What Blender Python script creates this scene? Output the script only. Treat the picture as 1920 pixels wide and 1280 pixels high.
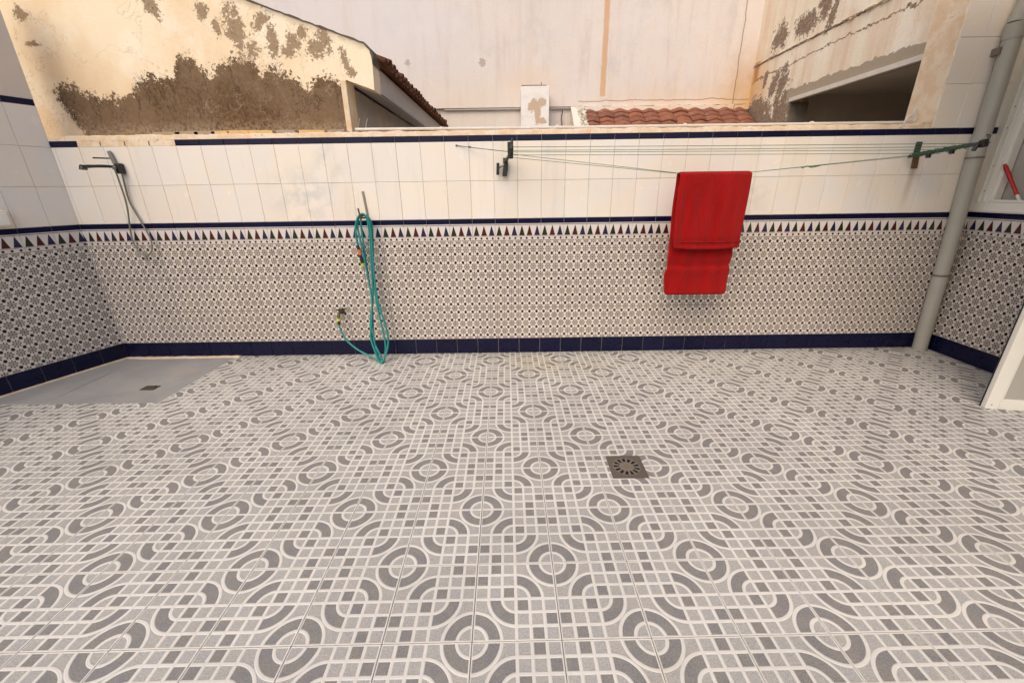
import bpy, math, random
from mathutils import Vector, Matrix
random.seed(7)
for o in list(bpy.data.objects): bpy.data.objects.remove(o)
SC = bpy.context.scene
COL = SC.collection
PI = math.pi

# ------------------------------------------------------------------ camera
cam = bpy.data.cameras.new('camera'); co = bpy.data.objects.new('camera', cam); COL.objects.link(co)
cam.sensor_width = 36.0; cam.lens = 14.3284; cam.clip_start = 0.05; cam.clip_end = 600
def _cam_axes():
    pit, yaw, roll, th = 0.3551, 0.0087, -0.0144, math.atan(.0114)
    cy, sy = math.cos(yaw), math.sin(yaw)
    f0 = Vector((sy, cy, 0)); r0 = Vector((cy, -sy, 0)); u0 = Vector((0, 0, 1))
    w = f0*math.cos(pit) - u0*math.sin(pit); up = u0*math.cos(pit) + f0*math.sin(pit)
    r = r0*math.cos(roll) + up*math.sin(roll); u = up*math.cos(roll) - r0*math.sin(roll)
    Rz = Matrix.Rotation(th, 3, 'Z')
    return Rz@r, Rz@u, Rz@w
_r, _u, _w = _cam_axes()
CAMP = Vector((0.158, -0.976, 1.489))
m = Matrix((( _r.x, _u.x, -_w.x, CAMP.x), (_r.y, _u.y, -_w.y, CAMP.y), (_r.z, _u.z, -_w.z, CAMP.z), (0, 0, 0, 1)))
co.matrix_world = m
SC.camera = co

# ------------------------------------------------------------------ light
SUN_EL, SUN_AZ = math.radians(50), math.radians(208)      # azimuth of the sun, clockwise from +Y
wd = bpy.data.worlds.new('World'); SC.world = wd; wd.use_nodes = True
wn = wd.node_tree.nodes; wl_ = wd.node_tree.links
bg = wn['Background']
sky = wn.new('ShaderNodeTexSky'); sky.sky_type = 'NISHITA'; sky.sun_disc = False
sky.sun_elevation = SUN_EL; sky.sun_rotation = SUN_AZ; sky.dust_density = 4.0; sky.air_density = 1.0; sky.ozone_density = 0.6
wl_.new(sky.outputs[0], bg.inputs[0]); bg.inputs[1].default_value = 0.15
sl = bpy.data.lights.new('sun', 'SUN'); sl.energy = 1.0; sl.angle = math.radians(55); sl.color = (1, .82, .60)
so = bpy.data.objects.new('sun', sl); COL.objects.link(so)
sd = Vector((math.sin(SUN_AZ)*math.cos(SUN_EL), math.cos(SUN_AZ)*math.cos(SUN_EL), math.sin(SUN_EL)))
so.rotation_euler = sd.to_track_quat('Z', 'Y').to_euler(); so.location = (0, 0, 12)
SC.view_settings.view_transform = 'Standard'; SC.view_settings.look = 'None'
SC.view_settings.gamma = 1; SC.view_settings.exposure = 0.36; SC.view_settings.use_curve_mapping = False
SC.render.engine = 'CYCLES'

# ------------------------------------------------------------------ node expressions
class E:
    def __init__(s, nt, v): s.nt, s.v = nt, v
    def _b(s, op, o=None, p=None, clamp=False):
        n = s.nt.nodes.new('ShaderNodeMath'); n.operation = op; n.use_clamp = clamp
        for i, x in enumerate((s, o, p)):
            if x is None: continue
            v = x.v if isinstance(x, E) else x
            if isinstance(v, (int, float)): n.inputs[i].default_value = v
            else: s.nt.links.new(v, n.inputs[i])
        return E(s.nt, n.outputs[0])
    def __add__(s, o): return s._b('ADD', o)
    __radd__ = __add__
    def __mul__(s, o): return s._b('MULTIPLY', o)
    __rmul__ = __mul__
    def __sub__(s, o): return s._b('SUBTRACT', o)
    def __rsub__(s, o): return E(s.nt, o)._b('SUBTRACT', s)
    def __truediv__(s, o): return s._b('DIVIDE', o)
    def abs(s): return s._b('ABSOLUTE')
    def floor(s): return s._b('FLOOR')
    def fract(s): return s._b('FRACT')
    def sqrt(s): return s._b('SQRT')
    def sin(s): return s._b('SINE')
    def cos(s): return s._b('COSINE')
    def pw(s, o): return s._b('POWER', o)
    def gt(s, o): return s._b('GREATER_THAN', o)
    def lt(s, o): return s._b('LESS_THAN', o)
    def mn(s, o): return s._b('MINIMUM', o)
    def mx(s, o): return s._b('MAXIMUM', o)
    def mod(s, o): return s._b('FLOORED_MODULO', o)
    def atan2(s, o): return s._b('ARCTAN2', o)
    def sat(s): return s._b('ADD', 0.0, clamp=True)
    def ss(s, a, b):                                       # smoothstep
        n = s.nt.nodes.new('ShaderNodeMapRange'); n.interpolation_type = 'SMOOTHSTEP'
        s.nt.links.new(s.v, n.inputs[0]); n.inputs[1].default_value = a; n.inputs[2].default_value = b
        n.inputs[3].default_value = 0; n.inputs[4].default_value = 1
        return E(s.nt, n.outputs[0])
def hyp(a, b): return (a*a + b*b).sqrt()

class Mat:
    def __init__(s, name, rough=.6, spec=.5):
        s.m = bpy.data.materials.new(name); s.m.use_nodes = True; s.nt = s.m.node_tree
        s.b = s.nt.nodes['Principled BSDF']; s.b.inputs['Roughness'].default_value = rough
        s.b.inputs['Specular IOR Level'].default_value = spec
    def obj(s):
        t = s.nt.nodes.new('ShaderNodeTexCoord'); sp = s.nt.nodes.new('ShaderNodeSeparateXYZ'); s.nt.links.new(t.outputs['Object'], sp.inputs[0])
        return [E(s.nt, sp.outputs[i]) for i in range(3)]
    def world(s):
        t = s.nt.nodes.new('ShaderNodeNewGeometry'); sp = s.nt.nodes.new('ShaderNodeSeparateXYZ'); s.nt.links.new(t.outputs['Position'], sp.inputs[0])
        return [E(s.nt, sp.outputs[i]) for i in range(3)]
    def rnd(s):
        t = s.nt.nodes.new('ShaderNodeObjectInfo'); return E(s.nt, t.outputs['Random'])
    def vec(s, x, y, z):
        c = s.nt.nodes.new('ShaderNodeCombineXYZ')
        for i, a in enumerate((x, y, z)):
            if isinstance(a, E): s.nt.links.new(a.v, c.inputs[i])
            else: c.inputs[i].default_value = a
        return c.outputs[0]
    def noise(s, scale, detail=3, rough=.5, stretch=None, space='world', dist=0):
        n = s.nt.nodes.new('ShaderNodeTexNoise'); n.inputs['Scale'].default_value = scale; n.inputs['Detail'].default_value = detail
        n.inputs['Roughness'].default_value = rough; n.inputs['Distortion'].default_value = dist
        x, y, z = s.world() if space == 'world' else s.obj()
        if stretch: x, y, z = x*stretch[0], y*stretch[1], z*stretch[2]
        s.nt.links.new(s.vec(x, y, z), n.inputs['Vector'])
        return E(s.nt, n.outputs[0])
    def col(s, c):
        if isinstance(c, tuple):
            n = s.nt.nodes.new('ShaderNodeRGB'); n.outputs[0].default_value = (*c, 1); return n.outputs[0]
        return c
    def mix(s, a, b, f):
        n = s.nt.nodes.new('ShaderNodeMix'); n.data_type = 'RGBA'
        for c, i in ((a, 6), (b, 7)):
            if isinstance(c, tuple): n.inputs[i].default_value = (*c, 1)
            else: s.nt.links.new(c, n.inputs[i])
        if isinstance(f, E): s.nt.links.new(f.v, n.inputs[0])
        else: n.inputs[0].default_value = f
        return n.outputs[2]
    def scale(s, c, f):                                    # multiply colour by a scalar expression
        n = s.nt.nodes.new('ShaderNodeVectorMath'); n.operation = 'SCALE'
        s.nt.links.new(s.col(c), n.inputs[0]); s.nt.links.new(f.v, n.inputs['Scale'])
        return n.outputs[0]
    def base(s, c):
        if isinstance(c, tuple): s.b.inputs['Base Color'].default_value = (*c, 1)
        else: s.nt.links.new(c, s.b.inputs['Base Color'])
    def rough(s, e): s.nt.links.new(e.v, s.b.inputs['Roughness'])
    def bump(s, h, strength=.3, dist=.002):
        n = s.nt.nodes.new('ShaderNodeBump'); n.inputs['Strength'].default_value = strength; n.inputs['Distance'].default_value = dist
        s.nt.links.new(h.v, n.inputs['Height']); s.nt.links.new(n.outputs[0], s.b.inputs['Normal'])
    def blob(s, x, y, cx, cy, rx, ry, n, amp=.5, ang=0.):  # ragged ellipse, 1 inside
        dx, dy = x - cx, y - cy
        if ang:
            c, q = math.cos(ang), math.sin(ang); dx, dy = dx*c + dy*q, dy*c - dx*q
        d = hyp(dx/rx, dy/ry) + n*amp
        return d.lt(1.0)
    def soft(s, x, y, cx, cy, rx, ry):
        return 1.0 - hyp((x - cx)/rx, (y - cy)/ry).ss(0, 1)

def simple(name, c, rough=.6, var=.12, scale=12, bump=0.0, bscale=120, metal=0., spec=.5, bdist=.002):
    M = Mat(name, rough, spec)
    n = M.noise(scale, 4, .6)
    M.base(M.scale(c, 1.0 + (n - .5)*2*var))
    M.b.inputs['Metallic'].default_value = metal
    if bump: M.bump(M.noise(bscale, 4, .6), bump, bdist)
    return M.m

MT = {}
# ---- patterned floor tile
TS = .316
def floor_tile_mat():
    M = Mat('floor_tile_glaze', .38, .45)
    X, Y, Z = M.obj()
    u, v = X/TS + .5, Y/TS + .5
    up = u.gt(.5); vp = v.gt(.5)
    A = 1.0 - (up - vp).abs()                              # quadrants holding the rings
    fu = u.mn(1.0 - u).mx(0.0); fv = v.mn(1.0 - v).mx(0.0)
    r1 = hyp(fu, fv); r2 = hyp(.5 - fu, .5 - fv)
    w = .0205
    ring = lambda r, c: (r - c).abs()
    dA = ring(r1, 1/6).mn(ring(r1, 2/6)).mn(ring(r2, 1/6)).mn(ring(r2, 2/6)).mn(fu).mn(fv).mn(.5 - fu).mn(.5 - fv)
    g = lambda t: ((t*6 + .5).fract() - .5).abs()/6
    dB = g(u).mn(g(v)).mn(fu).mn(fv)
    d = dA*A + dB*(1.0 - A)
    white = 1.0 - d.ss(w - .003, w + .003)
    darkA = (r1.gt(1/6)*r1.lt(2/6)).mx(r2.gt(1/6)*r2.lt(2/6))
    cu = (fu*6).floor(); cv = (fv*6).floor()               # 0..2 from the tile edge
    darkB = ((cu - 1).abs() + cv).lt(.5).mx((cu + (cv - 1).abs()).lt(.5)).mx(((cu - 2).abs() + (cv - 2).abs()).lt(.5))
    dark = darkA*A + darkB*(1.0 - A)
    grain = M.noise(170, 2, .8, space='world'); fib = M.noise(60, 3, .6, space='world')
    big = M.noise(1.1, 3, .5); rn = M.rnd()
    cid = M.noise(19, 0, .5)                               # slight print variation
    lc = M.mix((.375, .362, .332), (.36, .352, .338), cid.ss(.4, .6))
    dc = M.mix((.222, .210, .193), (.203, .196, .192), cid.ss(.4, .6))
    c = M.mix(lc, dc, dark)
    c = M.scale(c, .90 + (grain - .5)*1.3 + fib*.20)
    wc = M.scale((.62, .595, .55), .93 + fib*.14)
    c = M.mix(c, wc, white)
    dirt = M.noise(2.3, 5, .65)
    X_, Y_, Z_ = M.world()
    c = M.mix(c, M.scale(c, 1.0 + 0*rn), 0.0)
    yel = M.soft(X_, Y_, .45, 2.45, .9, .55)*dirt.ss(.35, .6)
    tn = M.nt.nodes.new('ShaderNodeMix'); tn.data_type = 'RGBA'; tn.blend_type = 'MULTIPLY'; M.nt.links.new((yel*.55 + dirt.ss(.58, .75)*.25).sat().v, tn.inputs[0])
    M.nt.links.new(c, tn.inputs[6]); tn.inputs[7].default_value = (.97, .90, .72, 1); c = tn.outputs[2]
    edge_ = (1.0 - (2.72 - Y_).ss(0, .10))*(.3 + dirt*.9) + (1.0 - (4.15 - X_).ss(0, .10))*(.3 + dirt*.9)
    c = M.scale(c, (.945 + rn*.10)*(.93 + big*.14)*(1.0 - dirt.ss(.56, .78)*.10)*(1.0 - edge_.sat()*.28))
    M.base(c)
    M.rough(.34 + grain*.14 + dirt*.12)
    M.bump((1.0 - d.ss(0.010, .026))*1.0 + grain*.25, .9, .0018)
    return M.m
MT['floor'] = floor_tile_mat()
# ---- little flowered wall tile
def flower_mat():
    M = Mat('flower_tile_glaze', .22, .32)
    X, Y, Z = M.obj()
    p = (X/(.2/3) + .5).fract(); q = (Y/(.92/12)).fract()
    p = (X/(.2/3) + 100.5).fract(); q = (Y/(.92/12) + 100.0).fract()
    ax, ay = (p - .5).abs(), (q - .5).abs()
    # dots at cell centres, flowers on cell corners
    dd = hyp(ax, ay)
    x, y = .5 - ax, .5 - ay
    r = hyp(x, y); th = y.atan2(x)
    k = ((th/(PI/4) + .5).fract() - .5).abs()*(PI/4)*r     # distance to nearest of 8 spokes
    pet = k.lt(.062)*r.gt(.265)*r.lt(.425)
    k2 = ((th/(PI/4)).fract() - .5).abs()*(PI/4)*r
    inn = k2.lt(.028)*r.gt(.12)*r.lt(.27)
    core = r.lt(.075)
    field = r.lt(.335)
    wear = M.noise(17, 2, .5); warm = M.noise(3.1, 2, .5)
    white = M.mix((.635, .56, .49), (.61, .56, .52), warm)
    fld = M.mix((.43, .36, .315), (.46, .40, .30), wear.ss(.45, .62))
    c = M.mix(white, fld, field)
    pc = M.mix((.022, .017, .022), (.06, .048, .05), wear.ss(.42, .66))
    c = M.mix(c, pc, pet.mx(inn*.6).mx(core))
    c = M.mix(c, (.004, .003, .004), dd.lt(.178))
    c = M.scale(c, .95 + M.rnd()*.08)
    M.base(c); M.rough(.2 + M.noise(5, 3)*.2)
    M.bump(M.noise(9, 2, .5), .10, .004)
    return M.m
MT['flower'] = flower_mat()
def border_mat():
    M = Mat('stepped_triangle_glaze', .2)
    X, Y, Z = M.obj()                                      # local z = 0 at the centre, tile .105 high
    zz = Y + .0525
    i = (X/(.2/3) + 1.5).floor()
    px = ((X/(.2/3) + 101.5).fract() - .5).abs()*(.2/3)
    t = (zz - .004)/.083
    lev = (t*7).floor()/6.6
    inside = px.lt((1.0 - lev)*.0225 + (1.0 - (t*7).fract())*.0035 - .0002)*t.gt(0)*t.lt(1)
    line = zz.gt(.0935)*zz.lt(.0985)
    c = M.mix((.62, .57, .53), (.016, .022, .010), inside*i.lt(.5))
    c = M.mix(c, (.060, .010, .008), inside*i.gt(.5)*i.lt(1.5))
    c = M.mix(c, (.018, .016, .052), inside*i.gt(1.5))
    c = M.mix(c, (.012, .010, .03), line)
    M.base(c); M.bump(M.noise(9, 2, .5), .1, .004)
    return M.m
MT['border'] = border_mat()
def dots_mat():
    M = Mat('dotted_listel_glaze', .2)
    X, Y, Z = M.obj()
    p = ((X/.05 + 100.0).fract() - .5)*.05
    d = hyp(p, Y)
    c = M.mix((.60, .54, .49), (.018, .012, .014), d.lt(.0092))
    c = M.mix(c, (.42, .33, .30), (Y.abs().gt(.0145)))
    M.base(c); return M.m
MT['dots'] = dots_mat()
def white_mat():
    M = Mat('white_wall_tile_glaze', .2, .5)
    rn = M.rnd(); n = M.noise(2.6, 4, .6); st = M.noise(3.5, 4, .6, (3, 3, .35))
    X, Y, Z = M.world()
    c = M.mix((.76, .685, .585), (.74, .69, .63), n.ss(.42, .6))
    c = M.scale(c, (.965 + rn*.05)*(1.0 - st.ss(.55, .8)*.09))
    blot = (M.soft(X, Z, -1.62, 1.45, .42, .34) + M.soft(X, Z, -1.35, 1.72, .2, .2) + M.soft(X, Z, 2.2, 1.40, .35, .2)*.7)*M.noise(7, 3, .6).ss(.40, .60)
    c = M.mix(c, (.55, .54, .51), blot.sat()*.8)
    # rust run below the right clothesline plate
    nz = M.noise(30, 3, .6)
    run = (1.0 - ((X - 3.53) + (1.55 - Z)*.02 + (nz - .5)*.03).abs().ss(.0, .045))*Z.lt(1.66)*(Z - 1.2).ss(0, .42)*Y.gt(2.6)
    c = M.mix(c, (.33, .22, .12), run*.55)
    M.base(c); M.rough(.14 + M.noise(7, 3)*.2)
    M.bump(M.noise(6, 2, .5), .16, .006)
    return M.m
MT['white'] = white_mat()
def navy_mat():
    M = Mat('navy_tile_glaze', .12, .25)
    n = M.noise(14, 3)
    M.base(M.mix((.003, .003, .020), (.006, .006, .040), (n*.6 + M.rnd()*.4)))
    M.rough(.10 + n*.14); M.bump(M.noise(9, 2, .5), .2, .005)
    return M.m
MT['navy'] = navy_mat()
def base_navy_mat():
    M = Mat('navy_skirting_glaze', .2, .22)
    n = M.noise(10, 4)
    M.base(M.mix((.003, .0035, .018), (.006, .007, .034), (n*.6 + M.rnd()*.4)))
    M.rough(.18 + n*.2); M.bump(M.noise(9, 2, .5), .2, .005)
    return M.m
MT['skirt'] = base_navy_mat()
MT['grout'] = simple('wall_grout', (.42, .37, .32), .9, .15, 20, .3)
MT['floor_grout'] = simple('floor_grout', (.13, .105, .085), .95, .25, 14, .3)
MT['ground'] = simple('bare_ground', (.26, .22, .18), .95, .2, 2, .5, 30)
MT['render_plain'] = simple('painted_render', (.66, .60, .53), .85, .08, 3, .4, 60, bdist=.004)
def mortar_mat():
    M = Mat('coping_mortar', .9)
    n = M.noise(9, 5, .65); f = M.noise(60, 4, .7)
    c = M.mix((.66, .49, .32), (.72, .60, .45), n.ss(.4, .6))
    c = M.mix(c, (.36, .25, .15), (f*n).ss(.33, .42)*.6)
    M.base(c); M.bump(f + n, .6, .006); return M.m
MT['mortar'] = mortar_mat()

# ---- weathered cream wall of the house behind
def cream_mat():
    M = Mat('cream_peeling_render', .9, .25)
    X, Y, Z = M.world()
    cl = M.noise(1.3, 5, .6); f = M.noise(40, 5, .7); md = M.noise(11, 6, .72); st = M.noise(5, 4, .6, (1.6, 1.6, .3))
    c = M.mix((.84, .72, .53), (.78, .60, .39), cl.ss(.38, .62))
    c = M.mix(c, (.88, .80, .66), M.noise(3.1, 5, .6).ss(.52, .68)*.55)
    c = M.mix(c, (.66, .42, .22), st.ss(.60, .78)*.35)
    # big bare patch
    r = M.nt.nodes.new('ShaderNodeValToRGB'); r.color_ramp.interpolation = 'LINEAR'
    prof = [(-3.74,2.05),(-3.70,2.30),(-3.62,2.36),(-3.52,2.36),(-3.44,2.30),(-3.28,2.27),(-3.14,2.25),(-3.06,2.31),(-2.94,2.37),(-2.84,2.43),(-2.74,2.40),(-2.65,2.43),(-2.57,2.55),(-2.47,2.56),(-2.42,2.46),(-2.33,2.43),(-2.22,2.50),(-2.08,2.54),(-1.99,2.52),(-1.93,2.42),(-1.83,2.47),(-1.72,2.43),(-1.60,2.35),(-1.52,2.31),(-1.43,2.41),(-1.33,2.40),(-1.25,2.33),(-1.22,2.32)]
    el = r.color_ramp.elements
    x0, x1, z0, z1 = -3.8, -1.15, 1.9, 2.7
    pts = [((a - x0)/(x1 - x0), (b - z0)/(z1 - z0)) for a, b in prof]
    el[0].position, el[1].position = pts[0][0], pts[-1][0]
    el[0].color = (pts[0][1],)*3 + (1,); el[1].color = (pts[-1][1],)*3 + (1,)
    for a, b in pts[1:-1]:
        e = el.new(a); e.color = (b, b, b, 1)
    t = (X - x0)/(x1 - x0); M.nt.links.new(t.v, r.inputs[0])
    h = E(M.nt, r.outputs[0])*(z1 - z0) + z0
    f2 = M.noise(85, 4, .75)
    jag = (md - .5)*.30 + (f - .5)*.26 + (f2 - .5)*.22
    body = (h - Z + jag).gt(0)*(X + jag*1.3 + (Z - 2.2)*.5).gt(-3.66)*X.lt(-1.235)
    left = 1.0 - (((-3.74 + (2.30 - Z)*.55) - X + jag*.8).gt(0))
    patch = body*left; big = patch
    for cx, cz, rx, rz, an in [(-2.70,2.93,.055,.13,.35),(-2.60,2.98,.05,.04,0),(-2.05,2.74,.075,.17,.15),(-1.95,2.60,.05,.10,0),(-1.77,2.66,.045,.16,.05),(-1.60,2.66,.06,.07,.4),(-1.66,2.58,.07,.05,-.3),(-1.42,2.60,.085,.07,.4),(-1.34,2.66,.05,.09,.3),(-1.52,2.70,.05,.05,0),(-1.20,2.50,.035,.09,.25),(-1.16,2.42,.04,.03,0),(-1.83,2.79,.10,.04,.5),(-2.28,2.86,.05,.05,0),(-3.74,2.86,.05,.05,0),(-3.73,2.66,.06,.02,0),(-2.20,2.74,.03,.06,0)]:
        patch = patch.mx(M.blob(X, Z, cx, cz, rx*.84, rz*.84, (md - .5)*4.4 + (f - .5)*3.2 + (f2 - .5)*3, 1.0, an))
    strk = M.noise(28, 5, .75, (1, 1, .35))
    b = M.mix((.105, .062, .030), (.185, .118, .064), f.ss(.35, .68))
    b = M.mix(b, (.075, .042, .02), strk.ss(.52, .66)*.75)
    b = M.mix(b, (.22, .15, .09), cl.ss(.45, .62)*.6)
    b = M.mix(b, (.05, .03, .018), (1.0 - (M.noise(4.2, 5, .7, (1, 1, .4), dist=.5) - .5).abs().ss(0, .012))*.75)
    b = M.mix(b, (.36, .27, .18), (1.0 - (Z - 1.98).ss(0, .14))*f.ss(.35, .6)*.8)
    b = M.mix((.34, .245, .155), b, (big + f.ss(.5, .62)*.5).sat())
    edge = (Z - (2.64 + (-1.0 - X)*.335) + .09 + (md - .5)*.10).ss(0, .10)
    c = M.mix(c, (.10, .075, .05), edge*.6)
    c = M.mix(c, b, patch)
    crk = M.noise(2.2, 6, .6, dist=.3)
    c = M.mix(c, (.42, .33, .22), (1.0 - (crk - .5).abs().ss(0, .006))*.45)
    M.base(c)
    M.bump((1.0 - patch)*.9 + f*.35 + patch*md*.6, .9, .012)
    return M.m
MT['cream'] = cream_mat()
def pink_mat():
    M = Mat('pink_stained_render', .9, .2)
    X, Y, Z = M.world()
    f = M.noise(40, 5, .7); cl = M.noise(.9, 5, .6); st = M.noise(2.4, 5, .6, (1.5, 1.5, .12)); n2 = M.noise(7, 4, .6)
    c = M.mix((.69, .64, .61), (.72, .65, .60), cl.ss(.4, .62)); c = M.mix(c, (.60, .50, .44), M.noise(3.2, 5, .7, (2.2, 1, .22)).ss(.48, .72)*.6); c = M.mix(c, (.55, .53, .54), M.noise(1.7, 6, .75).ss(.50, .68)*.45); c = M.scale(c, .86 + f*.28); c = M.mix(c, (.70, .57, .47), M.noise(5.5, 6, .72).ss(.53, .74)*.45); c = M.mix(c, (.70, .67, .68), M.soft(X, Z, -2.0, 4.2, 2.6, 1.3)*.7)
    c = M.mix(c, (.74, .69, .66), M.noise(2.2, 4, .6).ss(.52, .7)*.5)
    c = M.mix(c, (.64, .54, .46), st.ss(.56, .72)*.40)
    wob = (M.noise(3, 4, .6, (0, 0, 1)) - .5)*.05
    d = (X - 1.70 + wob + (n2 - .5)*.02).abs()
    run = (1.0 - d.ss(.030, .056))*Z.gt(2.93)*(.78 + n2*.3)
    c = M.mix(c, (.60, .34, .15), run.mn(.95)*.8)
    # ochre stain spreading from the right hand corner and above the tiles
    c = M.mix(c, (.60, .36, .14), (M.soft(X, Z, 4.15, 2.80, .8, 1.1)*(.3 + n2*1.0)).sat())
    c = M.mix(c, (.72, .52, .33), M.soft(X, Z, 3.0, 2.75, 2.2, .55)*n2*.9)
    c = M.mix(c, (.74, .60, .46), M.soft(X, Z, .5, 3.15, .9, .40)*.55)
    c = M.mix(c, (.72, .62, .50), M.soft(X, Z, -.6, 2.75, 1.6, .7)*.6)
    for cx, cz in ((-1.49, 3.44), (-.27, 3.44)):
        c = M.mix(c, (.46, .40, .37), M.blob(X, Z, cx, cz, .045, .042, (f - .5)*6 + (n2 - .5)*3, .9))
    cx = 3.885 + (M.noise(1.5, 4, .6, (0, 0, 1)) - .5)*.16
    c = M.mix(c, (.25, .17, .11), (1.0 - (X - cx).abs().ss(.004, .012))*.8)
    cz = 2.865 + (M.noise(1.6, 5, .65, (1, 0, 0)) - .5)*.14
    c = M.mix(c, (.30, .20, .12), (1.0 - (Z - cz).abs().ss(.003, .011))*X.gt(1.3)*.8)
    M.base(c); M.bump(f + cl, .45, .006)
    return M.m
MT['pink'] = pink_mat()
def right_mat():
    M = Mat('cream_flaking_paint', .9, .2)
    X, Y, Z = M.world()
    f = M.noise(38, 5, .7); md = M.noise(7, 6, .7); st = M.noise(3, 5, .6, (1.5, 1.5, .12)); cl = M.noise(1.4, 4, .6)
    c = M.mix((.78, .71, .57), (.70, .56, .42), st.ss(.42, .66))
    c = M.mix(c, (.83, .78, .68), cl.ss(.48, .66)*.7)
    c = M.mix(c, (.60, .36, .15), M.soft(Y, Z, 6.8, 3.0, .75, .75)*(.5 + md*.7))
    jag = (md - .5)*4 + (f - .5)*3
    p = None
    for cy, cz, rx, rz, an in [(6.20,3.55,.16,.17,0),(5.62,3.52,.22,.13,.2),(5.28,3.66,.12,.2,.4),(5.1,3.5,.06,.2,.3),(6.52,2.62,.36,.2,0),(6.15,2.92,.09,.16,.3),(5.95,2.85,.10,.30,.2),(5.85,2.42,.25,.35,.1),(6.3,2.40,.4,.2,0),(6.40,3.05,.05,.10,0),(4.25,3.5,.06,.10,.3)]:
        b = M.blob(Y, Z, cy, cz, rx, rz, jag, .8, an)
        p = b if p is None else p.mx(b)
    p = p.mx((2.775 + (md - .5)*.16 - Z).gt(0)*Z.gt(2.64)*Y.lt(5.8))
    # flaked line along the cornice
    p = p.mx((1.0 - (Z - 3.315 + (md - .5)*.08).abs().ss(.003, .022)).gt(.5))
    p = p.mx(((Z - 3.13 + (md - .5)*.22 + (Y - 5)*.02).abs().lt(.009)))
    c = M.mix(c, (.42, .19, .06), (1.0 - (Y - 6.70 + (md - .5)*.12).abs().ss(.02, .10))*Z.gt(3.08)*Z.lt(3.36)*.85)
    c = M.scale(c, .84 + f*.32)
    ex = M.mix((.30, .24, .18), (.20, .135, .095), f.ss(.4, .6))
    ex = M.mix(ex, (.40, .34, .26), Z.gt(2.60)*Y.lt(5.75)*Z.lt(2.9)*.8)
    c = M.mix(c, ex, p)
    M.base(c); M.bump((1.0 - p)*.9 + f*.4, .8, .01)
    return M.m
MT['right'] = right_mat()
MT['inner_dark'] = simple('unpainted_room_render', (.62, .55, .46), .95, .25, 1.6, .5, 20)
MT['jamb_dark'] = simple('dark_mottled_jamb', (.17, .14, .105), .95, .6, 9, .5, 40)  # dark mottled brown for the far jamb of the opening
def chimney_mat():
    M = Mat('flaking_whitewash', .85)
    X, Y, Z = M.world(); md = M.noise(9, 6, .7); f = M.noise(40, 4, .6)
    jag = (md - .5)*2 + (f - .5)*.6
    jag = jag*2.2; p = M.blob(X, Z, .52, 2.76, .05, .10, jag, .7, -.5).mx(M.blob(X, Z, .66, 2.79, .06, .07, jag, .9, .5)).mx(M.blob(X, Z, .60, 2.62, .045, .16, jag, .5)).mx(M.blob(X, Z, .66, 2.52, .08, .05, jag, .7))
    c = M.mix((.82, .79, .76), (.74, .70, .66), md.ss(.45, .65))
    c = M.mix(c, (.56, .42, .30), p)
    M.base(c); M.bump((1.0 - p) + f*.3, .7, .006); return M.m
MT['chimney'] = chimney_mat()
def clay_mat():
    M = Mat('weathered_clay_roof_tile', .85)
    n = M.noise(9, 5, .7); f = M.noise(45, 4, .7); rn = M.rnd()
    c = M.mix((.27, .095, .05), (.19, .075, .05), rn)
    c = M.mix(c, (.33, .17, .10), n.ss(.5, .7)*.7)
    c = M.mix(c, (.06, .045, .035), f.ss(.52, .7)*.55)
    M.base(c); M.bump(f, .5, .006); return M.m
MT['clay'] = clay_mat()
MT['old_clay'] = simple('soot_darkened_clay_tile', (.17, .068, .035), .9, .75, 13, .6, 40, bdist=.006)
def mossy_mat():
    M = Mat('grey_cement_with_lichen', .95)
    f = M.noise(30, 5, .7); n = M.noise(9, 4, .6)
    c = M.mix((.55, .50, .40), (.16, .14, .11), f.ss(.42, .6))
    c = M.mix(c, (.80, .74, .60), n.ss(.5, .6)*.6)
    M.base(c); M.bump(f, 1, .02); return M.m
MT['cement'] = mossy_mat()
MT['dark_edge'] = simple('soot_stained_edge', (.10, .08, .06), .95, .5, 14, .6, 40)
MT['grey_render'] = simple('grey_painted_render', (.50, .47, .44), .9, .10, 2.5, .3, 40, bdist=.004)
def grad_grey():
    M = Mat('worn_porch_paint', .9)
    n = M.noise(3, 4, .6); st = M.noise(4, 4, .6, (1, .6, .25))
    c = M.mix((.52, .46, .38), (.42, .39, .36), n.ss(.4, .6)); c = M.mix(c, (.36, .30, .24), st.ss(.55, .75)*.5)
    M.base(c); M.bump(n, .3, .01); return M.m
MT['porch'] = grad_grey()
MT['pvc'] = simple('grey_pvc', (.36, .345, .295), .42, .07, 5, .05, 60)
MT['pvc_ring'] = simple('dark_pipe_clamp', (.16, .13, .10), .6, .2)
MT['conduit'] = simple('cream_conduit_plastic', (.60, .56, .50), .5, .2, 9)
MT['alu'] = simple('white_lacquered_aluminium', (.74, .71, .63), .35, .05, 4)
MT['gasket_black'] = simple('black_rubber_gasket', (.01, .01, .012), .7, .1)  # plain black of the rubber strip on the door edge
MT['panel'] = simple('grey_door_panel', (.40, .37, .32), .45, .05, 3)
MT['black'] = simple('black_plastic', (.012, .012, .012), .45, .2)
MT['galv'] = simple('dull_galvanised_metal', (.25, .235, .20), .45, .2, 20, metal=.6)
MT['rust'] = simple('rusty_iron', (.14, .075, .035), .85, .5, 30, .4, 80)
MT['greymetal'] = simple('grey_flexible_hose', (.20, .20, .165), .4, .15, 30, metal=.4)
MT['green'] = simple('green_plastic_cord', (.04, .13, .07), .5, .1)
MT['greenarm'] = simple('dark_green_painted_iron', (.03, .05, .032), .55, .5, 30, .3, 90)
MT['orange'] = simple('orange_plastic', (.55, .13, .05), .5, .1)
MT['yellow'] = simple('yellow_plastic', (.50, .52, .05), .5, .1)
MT['brick'] = simple('yellow_brick_edge', (.58, .40, .17), .9, .3, 20, .5, 60)
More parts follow.
